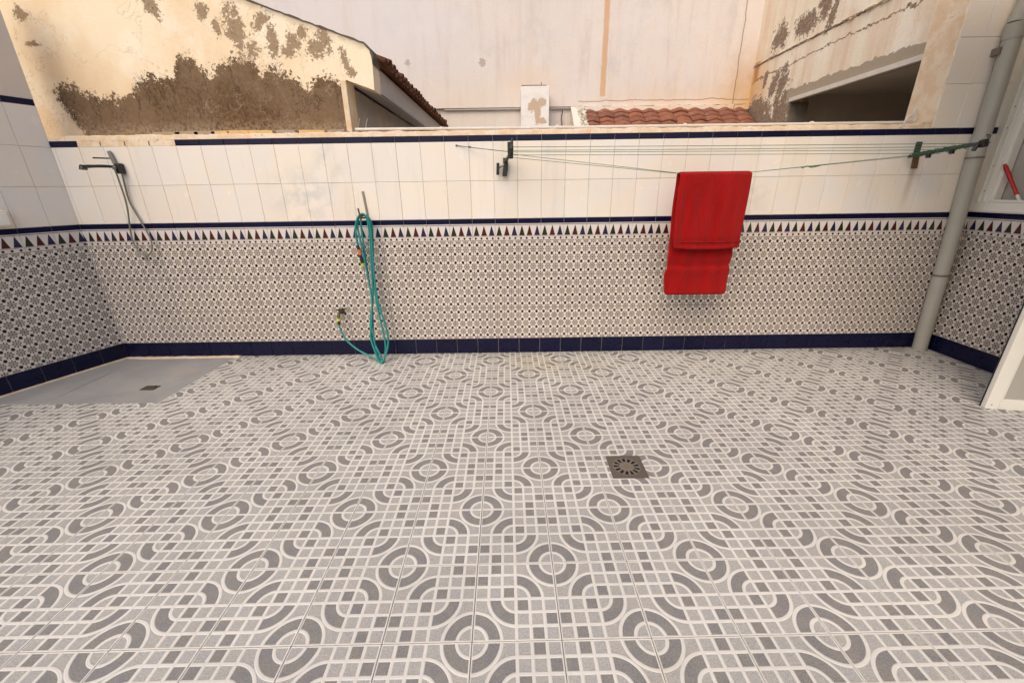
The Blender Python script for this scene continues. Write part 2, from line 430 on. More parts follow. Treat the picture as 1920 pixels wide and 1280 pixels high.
MT['greybrick'] = simple('grey_stone_edge', (.32, .26, .19), .9, .3, 20, .5, 60)
MT['redplastic'] = simple('red_plastic_handle', (.42, .008, .012), .3, .05)
MT['socket'] = simple('ivory_plastic', (.66, .58, .48), .4, .05)
MT['tarnish'] = simple('tarnished_brass', (.13, .11, .07), .45, .3, 30, metal=.7)
def hose_mat():
    M = Mat('teal_garden_hose_rubber', .38)
    n = M.noise(20, 3); M.base(M.mix((.005, .17, .165), (.010, .235, .215), n)); return M.m
MT['hose'] = hose_mat()
def drain_mat():
    M = Mat('worn_brass_drain_plate', .42)
    X, Y, Z = M.world(); n = M.noise(40, 4, .6)
    c = M.mix((.115, .095, .072), (.155, .13, .10), n)
    r = hyp(X - .794, Y - .949)
    c = M.mix(c, (.21, .185, .155), r.lt(.076)); c = M.mix(c, (.19, .15, .09), (1.0 - r.ss(.0, .035)))
    M.base(c); M.b.inputs['Metallic'].default_value = .35; M.bump(n, .2, .001); return M.m
MT['drain'] = drain_mat()
MT['void'] = simple('dark_drain_void', (.006, .005, .004), 1, .1)
def tray_mat():
    M = Mat('grey_resin_shower_tray', .55)
    X, Y, Z = M.world(); n = M.noise(4, 4, .6); f = M.noise(120, 3, .6); md = M.noise(13, 4, .7)
    c = M.mix((.285, .282, .28), (.32, .312, .30), n.ss(.4, .6))
    c = M.mix(c, (.38, .30, .22), M.soft(X, Y, -2.85, 2.40, .28, .12)*md.ss(.42, .62)*.9)
    c = M.scale(c, .95 + f*.1)
    M.base(c); M.bump(f, .25, .0008); return M.m
MT['tray'] = tray_mat()
def towel_mat():
    M = Mat('red_terry_cloth', .95, .1)
    f = M.noise(420, 2, .7); n = M.noise(6, 4, .6, (2, 2, .4)); hz = M.noise(9, 3, .6)
    c = M.mix((.32, .002, .002), (.38, .003, .003), n.ss(.35, .65))
    X, Y, Z = M.world()
    band = (1.0 - (Z - 1.085).abs().ss(.025, .04))
    c = M.scale(c, (.75 + f*.5)*(1.0 - band*.14))
    c = M.scale(c, .88 + M.noise(150, 2, .8)*.24)
    M.base(c); M.bump(f + n*1.5 + M.noise(110, 3, .8)*1.2, 1.0, .006)
    M.b.inputs['Sheen Weight'].default_value = .08; return M.m
MT['towel'] = towel_mat()

# ------------------------------------------------------------------ mesh helpers
class MB:
    def __init__(s): s.v, s.f, s.sm = [], [], []
    def add(s, vs, fs, smooth=False):
        k = len(s.v); s.v += [Vector(a) for a in vs]; s.f += [tuple(k + i for i in f) for f in fs]; s.sm += [smooth]*len(fs); return s
    def box(s, x0, x1, y0, y1, z0, z1, bev=0.0):
        if bev:
            b = min(bev, (x1-x0)*.45, (y1-y0)*.45, (z1-z0)*.45)
            import bmesh
            bm = bmesh.new()
            vs = [bm.verts.new((x, y, z)) for x in (x0, x1) for y in (y0, y1) for z in (z0, z1)]
            for f in ((0,1,3,2),(4,6,7,5),(0,4,5,1),(2,3,7,6),(0,2,6,4),(1,5,7,3)): bm.faces.new([vs[i] for i in f])
            bmesh.ops.bevel(bm, geom=bm.edges[:], offset=b, segments=2, affect='EDGES', profile=.5)
            bm.verts.index_update()
            s.add([v.co.copy() for v in bm.verts], [[v.index for v in f.verts] for f in bm.faces]); bm.free(); return s
        vs = [(x, y, z) for x in (x0, x1) for y in (y0, y1) for z in (z0, z1)]
        return s.add(vs, [(0,1,3,2),(4,6,7,5),(0,4,5,1),(2,3,7,6),(0,2,6,4),(1,5,7,3)])
    def obox(s, c, ax, half, bev=0.0):                     # oriented box: centre, 3 axes, half sizes
        t = MB().box(-half[0], half[0], -half[1], half[1], -half[2], half[2], bev)
        A = [Vector(a).normalized() for a in ax]; c = Vector(c)
        return s.add([c + A[0]*p.x + A[1]*p.y + A[2]*p.z for p in t.v], t.f)
    def prism(s, poly, axis, a, b):                        # polygon of 2D points extruded on axis
        n = len(poly)
        def P(p, t): return {'y': (p[0], t, p[1]), 'x': (t, p[0], p[1]), 'z': (p[0], p[1], t)}[axis]
        vs = [P(p, a) for p in poly] + [P(p, b) for p in poly]
        fs = [tuple(range(n)), tuple(range(2*n-1, n-1, -1))] + [(i, (i+1) % n + 0, (i+1) % n + n, i + n) for i in range(n)]
        return s.add(vs, fs)
    def tube(s, pts, r, seg=8, cap=True, smooth=True):
        pts = [Vector(p) for p in pts]; n = len(pts); rs = r if isinstance(r, (list, tuple)) else [r]*n
        T = [(pts[min(i+1, n-1)] - pts[max(i-1, 0)]).normalized() for i in range(n)]
        up = Vector((0, 0, 1)) if abs(T[0].z) < .9 else Vector((1, 0, 0))
        N = (up - T[0]*up.dot(T[0])).normalized(); vs = []
        for i in range(n):
            N = (N - T[i]*N.dot(T[i])).normalized(); B = T[i].cross(N)
            for k in range(seg):
                a = 2*PI*k/seg; vs.append(pts[i] + (N*math.cos(a) + B*math.sin(a))*rs[i])
        fs = [(i*seg + k, i*seg + (k+1) % seg, (i+1)*seg + (k+1) % seg, (i+1)*seg + k) for i in range(n-1) for k in range(seg)]
        s.add(vs, fs, smooth)
        if cap:
            s.add(vs[:seg], [tuple(range(seg-1, -1, -1))]); s.add(vs[-seg:], [tuple(range(seg))])
        return s
    def build(s, name, mat, parent=None, origin=None):
        lo = Vector([min(v[i] for v in s.v) for i in range(3)]); hi = Vector([max(v[i] for v in s.v) for i in range(3)])
        c = Vector(origin) if origin is not None else Vector(((lo.x+hi.x)/2, (lo.y+hi.y)/2, lo.z))
        me = bpy.data.meshes.new(name); me.from_pydata([v - c for v in s.v], [], s.f)
        for p, q in zip(me.polygons, s.sm): p.use_smooth = q
        me.materials.append(MT[mat] if isinstance(mat, str) else mat); me.validate(); me.update()
        import bmesh
        bm = bmesh.new(); bm.from_mesh(me); bmesh.ops.recalc_face_normals(bm, faces=bm.faces[:]); bm.to_mesh(me); bm.free()
        o = bpy.data.objects.new(name, me); COL.objects.link(o)
        if parent is not None: o.parent = parent; o.location = c - world_loc(parent)
        else: o.location = c
        return o
def world_loc(o):
    p = Vector(o.location)
    while o.parent is not None: o = o.parent; p += Vector(o.location)
    return p
def cat(pts, n=6):                                         # Catmull-Rom through points
    P = [Vector(p) for p in pts]; P = [P[0]*2 - P[1]] + P + [P[-1]*2 - P[-2]]; out = []
    for i in range(1, len(P)-2):
        for k in range(n):
            t = k/n
            out.append(.5*((2*P[i]) + (P[i+1]-P[i-1])*t + (2*P[i-1]-5*P[i]+4*P[i+1]-P[i+2])*t*t + (3*P[i]-P[i-1]-3*P[i+1]+P[i+2])*t**3))
    out.append(P[-2]); return out
def tag(o, label, catg, group=None, kind=None):
    if label: o['label'] = label
    if catg: o['category'] = catg
    if group: o['group'] = group
    if kind: o['kind'] = kind
    return o
def thing(name, label, catg, loc=(0, 0, 0), group=None, rz=0):
    o = bpy.data.objects.new(name, None); COL.objects.link(o); o.location = loc; o.rotation_euler = (0, 0, rz)
    o.empty_display_size = .1
    return tag(o, label, catg, group)
def struct(name, mb, mat, kind='structure'):
    o = mb.build(name, mat); o['kind'] = kind; return o
def inst(name, me, parent, loc, rot=(0, 0, 0)):
    o = bpy.data.objects.new(name, me); COL.objects.link(o); o.parent = parent; o.location = loc; o.rotation_euler = rot; return o

# ------------------------------------------------------------------ tiles
_tm = {}
def tile_mesh(name, mat, x0, x1, y0, y1, t=.006, b=.0022, drop=.004):
    key = (name, mat, round(x0, 4), round(x1, 4), round(y0, 4), round(y1, 4))
    if key in _tm: return _tm[key]
    vs = [(x0, y0, -drop), (x1, y0, -drop), (x1, y1, -drop), (x0, y1, -drop),
          (x0, y0, t-b*.7), (x1, y0, t-b*.7), (x1, y1, t-b*.7), (x0, y1, t-b*.7),
          (x0+b, y0+b, t), (x1-b, y0+b, t), (x1-b, y1-b, t), (x0+b, y1-b, t)]
    fs = [(0,1,5,4),(1,2,6,5),(2,3,7,6),(3,0,4,7),(4,5,9,8),(5,6,10,9),(6,7,11,10),(7,4,8,11),(8,9,10,11)]
    me = bpy.data.meshes.new(name); me.from_pydata([Vector(v) for v in vs], [], fs); me.materials.append(MT[mat]); me.update()
    _tm[key] = me; return me
P = .2
ROWS = [('skirting_tile', 'skirt', 0.004, .151, None), ('flower_tile', 'flower', .153, .4585, .306), ('flower_tile', 'flower', .4605, .7655, None),
        ('flower_tile', 'flower', .7675, 1.0725, None), ('dotted_tile', 'dots', 1.0745, 1.1075, None), ('border_tile', 'border', 1.1095, 1.2145, None),
        ('trim_tile', 'navy', 1.2165, 1.2575, None), ('white_tile', 'white', 1.2595, 1.5645, None), ('white_tile', 'white', 1.5665, 1.8655, None)]
TOPTRIM = ('trim_tile', 'navy', 1.8675, 1.912, None)
def lay(parent, rows, x0, x1, phase, jit=0.0006, skip=None):
    """tiles in the parent's local frame: x along the wall, z up, facing -y; face about 6 mm in front of y=0"""
    k0 = math.floor((x0 - phase)/P) - 1; k1 = math.ceil((x1 - phase)/P) + 1
    for nm, mt, z0, z1, _ in rows:
        gp = .0022 if mt in ('skirt', 'navy') else (.0005 if mt == 'flower' else .0009)
        for k in range(k0, k1):
            a, b = phase + k*P, phase + (k+1)*P
            cx = (a+b)/2; lo, hi = max(a, x0), min(b, x1)
            if hi - lo < .012: continue
            if skip and skip(nm, cx, z0): continue
            cz = z0 if nm == 'flower_tile' else (z0+z1)/2
            if nm == 'flower_tile': cz -= .001             # keeps the printed rows in step (12 rows over .92 m)
            me = tile_mesh(nm, mt, lo-cx+gp, hi-cx-gp, z0-cz, z1-cz)
            inst(nm, me, parent, (cx, random.uniform(-1, 1)*jit, cz), (PI/2 + random.uniform(-1, 1)*.0018, random.uniform(-1, 1)*.0006, random.uniform(-1, 1)*.0022))

# ================================================================== GROUND AND FLOOR
struct('ground', MB().box(-150, 150, -150, 150, -.6, -.12), 'ground')
fl = MB().box(-2.60, 4.5, -3.2, 2.9, -.10, -.002).box(-4.9, -2.6001, -3.2, 1.80, -.10, -.002).box(-4.9, -2.6001, 1.8001, 2.9, -.10, -.034)
FLOOR = struct('floor', fl, 'floor_grout')
FL = world_loc(FLOOR)
TH = math.atan(.0114)
CT, ST = math.cos(TH), math.sin(TH)
def clip(poly, n, d):                                      # keep n.p <= d
    out = []
    for i in range(len(poly)):
        a, b = poly[i], poly[(i+1) % len(poly)]
        da, db = n[0]*a[0]+n[1]*a[1]-d, n[0]*b[0]+n[1]*b[1]-d
        if da <= 0: out.append(a)
        if da*db < 0:
            t = da/(da-db); out.append((a[0]+(b[0]-a[0])*t, a[1]+(b[1]-a[1])*t))
    return out
def area(p): return abs(sum(p[i][0]*p[(i+1) % len(p)][1]-p[(i+1) % len(p)][0]*p[i][1] for i in range(len(p))))/2
A21 = math.radians(21)
LC = (-3.615, 2.725)                                       # left corner
nL = (-math.cos(A21), math.sin(A21)); dL = nL[0]*LC[0]+nL[1]*LC[1]
XR = 4.15
TRAY_X, TRAY_Y = -2.56, 1.785
GAP = .0014
me_full = {}
def poly_tile(polys):
    vs, fs = [], []
    for p in polys:
        n = len(p); cx = sum(a[0] for a in p)/n; cy = sum(a[1] for a in p)/n; k = len(vs)
        b = .0012; z = 0.006
        vs += [(a[0], a[1], -.004) for a in p] + [(a[0], a[1], z-.0008) for a in p]
        for a in p:
            l = math.hypot(a[0]-cx, a[1]-cy); q = max(0, 1 - b*1.3/l) if l > 1e-5 else 1
            vs.append((cx+(a[0]-cx)*q, cy+(a[1]-cy)*q, z))
        for i in range(n):
            j = (i+1) % n
            fs += [(k+i, k+j, k+n+j, k+n+i), (k+n+i, k+n+j, k+2*n+j, k+2*n+i)]
        fs.append(tuple(k+2*n+i for i in range(n)))
    me = bpy.data.meshes.new('tile'); me.from_pydata(vs, [], fs); me.materials.append(MT['floor']); me.update(); return me
full_mesh = None
for j in range(-6, 9):
    for i in range(-14, 14):
        cxg, cyg = (i+.5)*TS, (j+.5)*TS
        wc = (cxg*CT - cyg*ST, cxg*ST + cyg*CT)
        h = TS/2 - GAP
        corners = [(-h, -h), (h, -h), (h, h), (-h, h)]
        W = [(wc[0]+a*CT-b*ST, wc[1]+a*ST+b*CT) for a, b in corners]
        if wc[1] < -1.75: continue
        p = clip(W, (0, 1), 2.722); 
        if p: p = clip(p, nL, dL-.002)
        if p: p = clip(p, (1, 0), XR-.002)
        if len(p) < 3: continue
        # cut-out for the shower tray
        p1 = clip(p, (-1, 0), -TRAY_X); p2 = clip(clip(p, (1, 0), TRAY_X), (0, 1), TRAY_Y) if clip(p, (1, 0), TRAY_X) else []
        if len(p1) < 3: parts = [p2]
        elif area(p1) > area(p)-1e-6: parts = [p1]
        elif max(a[1] for a in p) < TRAY_Y: parts = [p]
        else: parts = [p1, p2]
        parts = [q for q in parts if len(q) >= 3 and area(q) > 4e-4]
        if not parts: continue
        quarter = 0 if (i+j) % 2 == 0 else 1
        ang = TH + quarter*PI/2
        ca, sa = math.cos(-ang), math.sin(-ang)
        if len(parts) == 1 and area(parts[0]) > 4*h*h-1e-6:
            if full_mesh is None: full_mesh = poly_tile([corners])
            me = full_mesh
        else:
            me = poly_tile([[((a-wc[0])*ca-(b-wc[1])*sa, (a-wc[0])*sa+(b-wc[1])*ca) for a, b in q] for q in parts])
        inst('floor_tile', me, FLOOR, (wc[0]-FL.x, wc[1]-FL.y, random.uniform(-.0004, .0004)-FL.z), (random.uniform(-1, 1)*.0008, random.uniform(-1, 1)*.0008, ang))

# ================================================================== BACK WALL
BW = thing('boundary_wall', 'low wall across the back of the patio, tiled white above and flower patterned below, with navy trim', 'wall', (0, 2.725, 0))
g = MB().box(-3.75, 3.575, 2.7275, 2.99, -.1, 1.914).box(3.575, 4.45, 2.7275, 2.99, -.1, 3.6)
g.build('masonry', 'grout', BW)
lay(BW, ROWS, -3.615, 4.15, .216)
def skp(nm, cx, z0): return -3.40 < cx < -2.62
lay(BW, [TOPTRIM], -3.615, 4.15, .216-.004, skip=skp)
lay(BW, [('white_tile', 'white', 1.914, 2.2225, None), ('white_tile', 'white', 2.2245, 2.5285, None), ('white_tile', 'white', 2.5305, 2.835, None), ('white_tile', 'white', 2.837, 3.14, None)], 3.577, 4.15, 3.77-.2)
# coping mortar, rough
def rough_strip(x0, x1, zb, zt, y0, y1, amp, n, seed, taper=0):
    R = random.Random(seed); vs = []; fs = []
    dz = 0
    for i in range(n+1):
        x = x0 + (x1-x0)*i/n; dz = dz*.55 + R.uniform(-1, 1)*amp; z = zt + dz; y = y0 + R.uniform(-1, 1)*amp*.5
        vs += [(x, y, zb), (x, y + .004, z - .006), (x, y + .014, z), (x, y1, z)]
    for i in range(n):
        for k in range(3): a = i*4+k; fs.append((a, a+4, a+5, a+1))
    e = MB(); e.add(vs, fs)
    e.add([vs[0], vs[1], vs[2], vs[3], (x0, y1, zb)], [(0, 1, 2, 3, 4)]); e.add([vs[-4], vs[-3], vs[-2], vs[-1], (x1, y1, zb)], [(4, 3, 2, 1, 0)])
    return e
rough_strip(-3.61, 3.575, 1.913, 1.950, 2.7235, 2.985, .0045, 260, 3).build('coping', 'mortar', BW)
rough_strip(-3.392, -2.59, 1.868, 1.930, 2.722, 2.90, .003, 60, 9).build('bare_mortar_bed', 'mortar', BW)
g = MB()
for x in (-3.2, -3.0, -2.8): g.box(x-.003, x+.003, 2.719, 2.73, 1.872, 1.905)
g.build('tile_joint_mark', 'pvc_ring', BW)
for k, (x, w, m2, zz) in enumerate([(-2.72,.13,'greybrick',1.955),(-2.55,.11,'greybrick',1.958),(-2.40,.10,'greybrick',1.958),(-2.27,.085,'brick',1.957),(-2.12,.10,'brick',1.958),(-1.93,.11,'brick',1.957),(-1.72,.09,'greybrick',1.956),(-1.50,.12,'brick',1.953),(-1.30,.08,'greybrick',1.953)]):
    MB().obox((x, 2.90, zz+.012), [(1, 0, random.uniform(-.02, .02)), (0, 1, 0), (0, 0, 1)], (w*.9, .07, .017), .004).build('brick', m2, BW)
# rendered end of the taller part on the right
e = MB(); R = random.Random(4); vs = []; fs = []; n = 70
for i in range(n+1):
    z = 1.935 + (3.6-1.935)*i/n; q = R.uniform(-.004, .004)
    vs += [(3.5735, 2.99, z), (3.571+q*.3, 2.725+q, z), (3.582+abs(q)*1.5, 2.7185, z)]
for i in range(n):
    for k in range(2): a = i*3+k; fs.append((a, a+1, a+4, a+3))
e.add(vs, fs); e.build('rendered_wall_end', 'mortar', BW)
e = MB().box(3.50, 3.572, 2.73, 2.99, 1.95, 1.965, .004); e.build('mortar_fillet', 'mortar', BW)

# ================================================================== LEFT WALL
LW = thing('side_wall', 'tall left hand wall with white tiles, navy trim and patterned dado beside the shower tray', 'wall', (LC[0], LC[1], 0), rz=math.radians(69))
def local_build(mb, name, mat, parent):                    # mesh already in the parent's local frame
    me_o = mb.build(name, mat); c = Vector(me_o.location); me_o.parent = parent; me_o.location = c; return me_o
local_build(MB().box(-3.6, 0.0, .0025, .25, -.1, 3.04), 'masonry', 'render_plain', LW)
local_build(MB().box(-2.4, -.001, .0015, .01, 0, 2.212), 'grout_bed', 'grout', LW)
lay(LW, ROWS, -2.4, -.004, -.19)
lay(LW, [('white_tile', 'white', 1.8675, 2.165, None), ('trim_tile', 'navy', 2.167, 2.21, None)], -2.4, -.004, -.19)
def plast():
    M = Mat('stained_upper_render', .9); X, Y, Z = M.world()
    n = M.noise(2.2, 5, .6); f = M.noise(40, 4, .7)
    c = M.mix((.60, .53, .46), (.66, .55, .45), n.ss(.4, .6)); c = M.mix(c, (.34, .23, .14), M.noise(6, 5, .7, (1, 1, .5)).ss(.56, .68)*(Z - 2.45).ss(0, .4)*.8)
    M.base(c); M.bump(f, .5, .005); return M.m
MT['plast'] = plast()
local_build(MB().box(-2.4, -.002, -.004, .02, 2.2125, 3.035), 'upper_render', 'plast', LW)
# socket on left wall
SK = thing('wall_socket', 'ivory plastic socket box at the left edge of the photo, just above the navy trim', 'socket', (-3.79, 2.27, 1.28))
ax = [(math.sin(A21), math.cos(A21), 0), (math.cos(A21), -math.sin(A21), 0), (0, 0, 1)]
MB().obox((-3.775+.012, 2.262, 1.335), ax, (.075, .024, .060), .008).build('housing', 'socket', SK)
MB().obox((-3.775+.034, 2.255, 1.335), ax, (.060, .006, .045), .004).build('cover', 'alu', SK)

# ================================================================== RIGHT WALL
RW = thing('side_wall', 'right hand wall under the window, patterned dado and navy skirting behind the drainpipe', 'wall', (XR, 2.725, 0), rz=-PI/2)
local_build(MB().box(-.1, 1.20, .0025, .25, -.1, 1.2575), 'masonry', 'grout', RW)
lay(RW, ROWS[:7], .0, 1.18, .10)
local_build(MB().box(-.1, 1.20, .0025, .25, 2.75, 3.6), 'lintel', 'render_plain', RW)
local_build(MB().box(.45, 4.6, -1.5, .0, 3.02, 3.20, .01), 'added_shade_slab', 'render_plain', RW)  # unseen slab, added to darken the right side of the patio
local_build(MB().box(-.1, 5.4, .0025, .25, 3.602, 4.2), 'upper_wall', 'render_plain', RW)
local_build(MB().box(2.0, 5.4, .0025, .25, -.1, 3.6), 'masonry', 'render_plain', RW)
local_build(MB().box(1.20, 2.0, .0025, .25, 2.25, 3.6), 'door_lintel', 'render_plain', RW)
lay(RW, [('white_tile', 'white', 2.755, 3.06, None), ('white_tile', 'white', 3.062, 3.36, None)], 0, 1.18, .10)
# window in it
WN = local_build(MB().box(-.005, .125, -.028, .10, 1.2605, 2.75, .004).box(.1255, 1.10, -.028, .10, 1.2605, 1.345, .004).box(1.10, 1.19, -.028, .10, 1.2605, 2.75, .004).box(.1255, 1.10, -.028, .10, 2.68, 2.75, .004), 'window', 'alu', RW)
wnl = Vector(WN.location)
def sub(mb, name, mat):                                    # sub-part of the window, local frame of the right wall
    o = mb.build(name, mat); c = Vector(o.location); o.parent = WN; o.location = c - wnl; return o
sub(MB().box(.045, .062, -.036, -.028, 1.345, 2.68, .002).box(.085, .100, -.034, -.028, 1.345, 2.68, .002).box(.115, .150, -.010, .05, 1.345, 2.68, .003), 'track', 'alu')
sub(MB().box(.13, 1.09, -.034, .0, 1.345, 1.362, .002), 'bottom_track', 'alu')
sub(MB().box(.126, 1.10, .060, .075, 1.35, 2.68), 'pane', 'panel')
sub(MB().box(.02, 1.16, -.032, -.02, 1.2605, 1.275, .002), 'sill_seam', 'conduit')
g = MB()
for z in (1.43, 1.62, 1.9, 2.05, 2.3): g.tube([(.073, -.030, z), (.073, -.026, z)], .004, 8)
sub(g, 'screw', 'black')
# squeegee handle on the sill
SQ = thing('cleaning_tool', 'red handle of a squeegee leaning in the window opening behind the drainpipe', 'squeegee', (4.135, 2.40, 1.346))
MB().tube(cat([(4.128, 2.580, 1.628), (4.129, 2.563, 1.604), (4.130, 2.515, 1.537), (4.132, 2.465, 1.466), (4.136, 2.418, 1.400)], 5), [.0105]*4+[.0145]*8+[.0125]*9, 12).build('handle', 'redplastic', SQ)
MB().tube([(4.136, 2.419, 1.402), (4.138, 2.385, 1.352)], .0105, 10).build('ferrule', 'alu', SQ)
# door leaf standing open
DR = thing('door', 'white aluminium door leaf with grey panels standing open at the right edge', 'door', (3.475, 1.535, 0))
da = Vector((.982, -.189, 0)); dn = Vector((-.189, -.982, 0)); D0 = Vector((3.470, 1.56, 0.006))
def dbox(s0, s1, n0, n1, z0, z1, bev=.003):
    c = D0 + da*((s0+s1)/2) + dn*((n0+n1)/2) + Vector((0, 0, (z0+z1)/2)); return MB().obox(c, [da, dn, (0, 0, 1)], ((s1-s0)/2, (n1-n0)/2, (z1-z0)/2), bev)
dbox(0, .078, -.02, .022, 0, 2.08, .005).build('stile', 'alu', DR)
dbox(.66, .735, -.02, .022, 0, 2.08, .004).build('stile', 'alu', DR)
for z0, z1 in ((0, .062), (.46, .53), (2.0, 2.08)): dbox(.0785, .6595, -.0195, .020, z0, z1, .004).build('rail', 'alu', DR)
dbox(.0785, .6595, -.010, .004, .062, .46, 0).build('panel', 'panel', DR)
dbox(.0785, .6595, -.010, .004, .53, 2.0, 0).build('panel', 'panel', DR)
for z0, z1 in ((.062, .078), (.444, .46)): dbox(.0785, .66, .004, .013, z0, z1, .003).build('glazing_bead', 'alu', DR)
dbox(.0785, .094, .004, .013, .078, .444, .003).build('glazing_bead', 'alu', DR)
dbox(-.004, -.0005, -.021, -.012, .002, 2.08, .001).build('gasket', 'gasket_black', DR)
MB().tube([D0+da*.030+dn*.0225+Vector((0,0,.035)), D0+da*.030+dn*.024+Vector((0,0,.035))], .004, 8).build('screw', 'black', DR)

# ================================================================== SHOWER TRAY
TR = thing('shower_tray', 'grey resin shower tray sunk in the patio floor in the left corner', 'shower tray', (-2.9, 2.1, 0))
z = .0075; dz = -.024
def lx(y, off=.05): return LC[0] - (2.725-y)*math.tan(A21) + off
t = MB()
yb, yf = 2.675, TRAY_Y-.002; xr = TRAY_X+.004; xc = -3.43
d0, d1, e0, e1 = -2.935, -2.815, 2.045, 2.125
hole = [(d0, e0, dz+z), (d1, e0, dz+z), (d1, e1, dz+z), (d0, e1, dz+z)]
out = [(xc, yf, z), (xr, yf, z), (xr, yb, z), (xc, yb-.02, z)]
t.add(out+hole, [(0, 1, 5, 4), (1, 2, 6, 5), (2, 3, 7, 6), (3, 0, 4, 7)])
t.add([(lx(yf), yf, z+.003), (xc-.004, yf, z+.001), (xc-.004, yb-.02, z+.001), (lx(yb), yb, z+.003)], [(0, 1, 2, 3)])
t.add([(xc-.004, yf, z+.001), (xc, yf, z), (xc, yb-.02, z), (xc-.004, yb-.02, z+.001)], [(0, 1, 2, 3)])
t.add([(lx(yf), yf, z+.003), (lx(yf), yf, -.005), (xr, yf, -.005), (xr, yf, z)], [(0, 1, 2, 3)])
t.add([(xr, yf, z), (xr, yf, -.005), (xr, yb, -.005), (xr, yb, z)], [(0, 1, 2, 3)])
t.build('basin', 'tray', TR)
MB().box(d0+.002, d1-.002, e0+.002, e1-.002, -.022, -.0125, .001).build('drain_cover', 'tarnish', TR)
MB().tube([(d1-.03, e1-.02, -.0125), (d1-.03, e1-.02, -.008)], .008, 10).build('drain_plug', 'void', TR)
rough_strip(-3.60, -2.50, -.004, .012, 2.674, 2.726, .0016, 60, 5).build('mortar_seam', 'mortar', TR)
sm = MB(); a_, b_ = (lx(yf, 0), yf), (lx(2.72, 0), 2.72)
sm.add([(a_[0], a_[1], .013), (b_[0], b_[1], .013), (lx(2.68, .052), 2.68, .0115), (lx(yf, .05), yf, .0115)], [(0, 1, 2, 3)])
sm.build('mortar_seam', 'mortar', TR)
MB().add([(xc-.010, 1.90, z+.0035), (xc-.007, 1.90, z+.0035), (xc-.004, 2.36, z+.0035), (xc-.007, 2.36, z+.0035)], [(0, 1, 2, 3)]).build('crease_line', 'pvc_ring', TR)  # thin dark strip laid along the crease of the tray

# ================================================================== FLOOR DRAIN
DN = thing('floor_drain', 'square bronze floor drain with a ring of slots set in the patio tiles', 'drain', (.794, .949, .006))
cx, cy, zt = .794, .949, .0095
g = MB(); S = 104; r0, r1, hs = .040, .072, .0985
def ringv(r, z): return [(cx+r*math.cos(2*PI*i/S), cy+r*math.sin(2*PI*i/S), z) for i in range(S)]
# centre disc
g.add(ringv(r0, zt) + [(cx, cy, zt)], [(i, (i+1) % S, S) for i in range(S)])
g.add(ringv(r0, zt)+ringv(r0, zt-.006), [(i, i+S, (i+1) % S+S, (i+1) % S) for i in range(S)])
# spokes between 12 slots: of each 4 segments, 2 are open
for i in range(S):
    if i % 8 in (0, 1, 2, 3, 4): continue
    a0, a1 = 2*PI*i/S, 2*PI*(i+1)/S
    pp = [(cx+r*math.cos(a), cy+r*math.sin(a)) for r, a in ((r0, a0), (r1, a0), (r1, a1), (r0, a1))]
    g.add([(x, y, zt) for x, y in pp] + [(x, y, zt-.006) for x, y in pp], [(0, 1, 2, 3), (0, 4, 5, 1), (2, 6, 7, 3)])
# outer plate from ring to square
def sq(a):
    c, s_ = math.cos(a), math.sin(a); k = hs/max(abs(c), abs(s_)); return (cx+k*c, cy+k*s_)
ri = ringv(r1, zt); ro = [(*sq(2*PI*i/S), zt) for i in range(S)]; rb = [(*sq(2*PI*i/S), 0.003) for i in range(S)]
g.add(ri+ro+rb, [(i, (i+1) % S, (i+1) % S+S, i+S) for i in range(S)] + [(i+S, (i+1) % S+S, (i+1) % S+2*S, i+2*S) for i in range(S)])
g.add(ri+ringv(r1, zt-.006), [(i, i+S, (i+1) % S+S, (i+1) % S) for i in range(S)])
g.build('plate', 'drain', DN)
g = MB(); g.add(ringv(.074, .0066)+[(cx, cy, .0064)], [(i, (i+1) % S, S) for i in range(S)]); g.build('well', 'void', DN)

# ================================================================== DRAINPIPE
DP = thing('drainpipe', 'grey PVC drainpipe running down the right corner of the wall to the floor', 'drainpipe', (4.05, 2.655, 0))
pa, pb, pc = Vector((4.058, 2.662, .006)), Vector((3.955, 2.662, 1.66)), Vector((3.925, 2.662, 2.50))
MB().tube([pa, pa.lerp(pb, .43)], .0555, 28).build('pipe', 'pvc', DP)
MB().tube([pa.lerp(pb, .436), pb], .0545, 28).build('pipe', 'pvc', DP)
MB().tube([pb, pc], .0545, 28).build('pipe', 'pvc', DP)
MB().tube([pc, pc+Vector((-.01, 0, .10))], .060, 28).build('coupling', 'pvc', DP)
MB().tube([pc+Vector((-.01, 0, .10)), pc+Vector((.02, .0, .30)), pc+Vector((0, 0, 1.0))], .050, 28).build('pipe', 'pvc', DP)
MB().tube([pa.lerp(pb, .427), pa.lerp(pb, .4385)], .0575, 28).build('joint_ring', 'pvc_ring', DP)
q = pa.lerp(pb, 1.012)
MB().tube([q, q+Vector((-.0006, 0, .014))], .0575, 28).build('clamp', 'pvc_ring', DP)
q = pc+Vector((.004, 0, -.10)); MB().box(3.855, 3.875, 2.66, 2.73, 2.40, 2.45, .003).build('bracket', 'pvc_ring', DP)

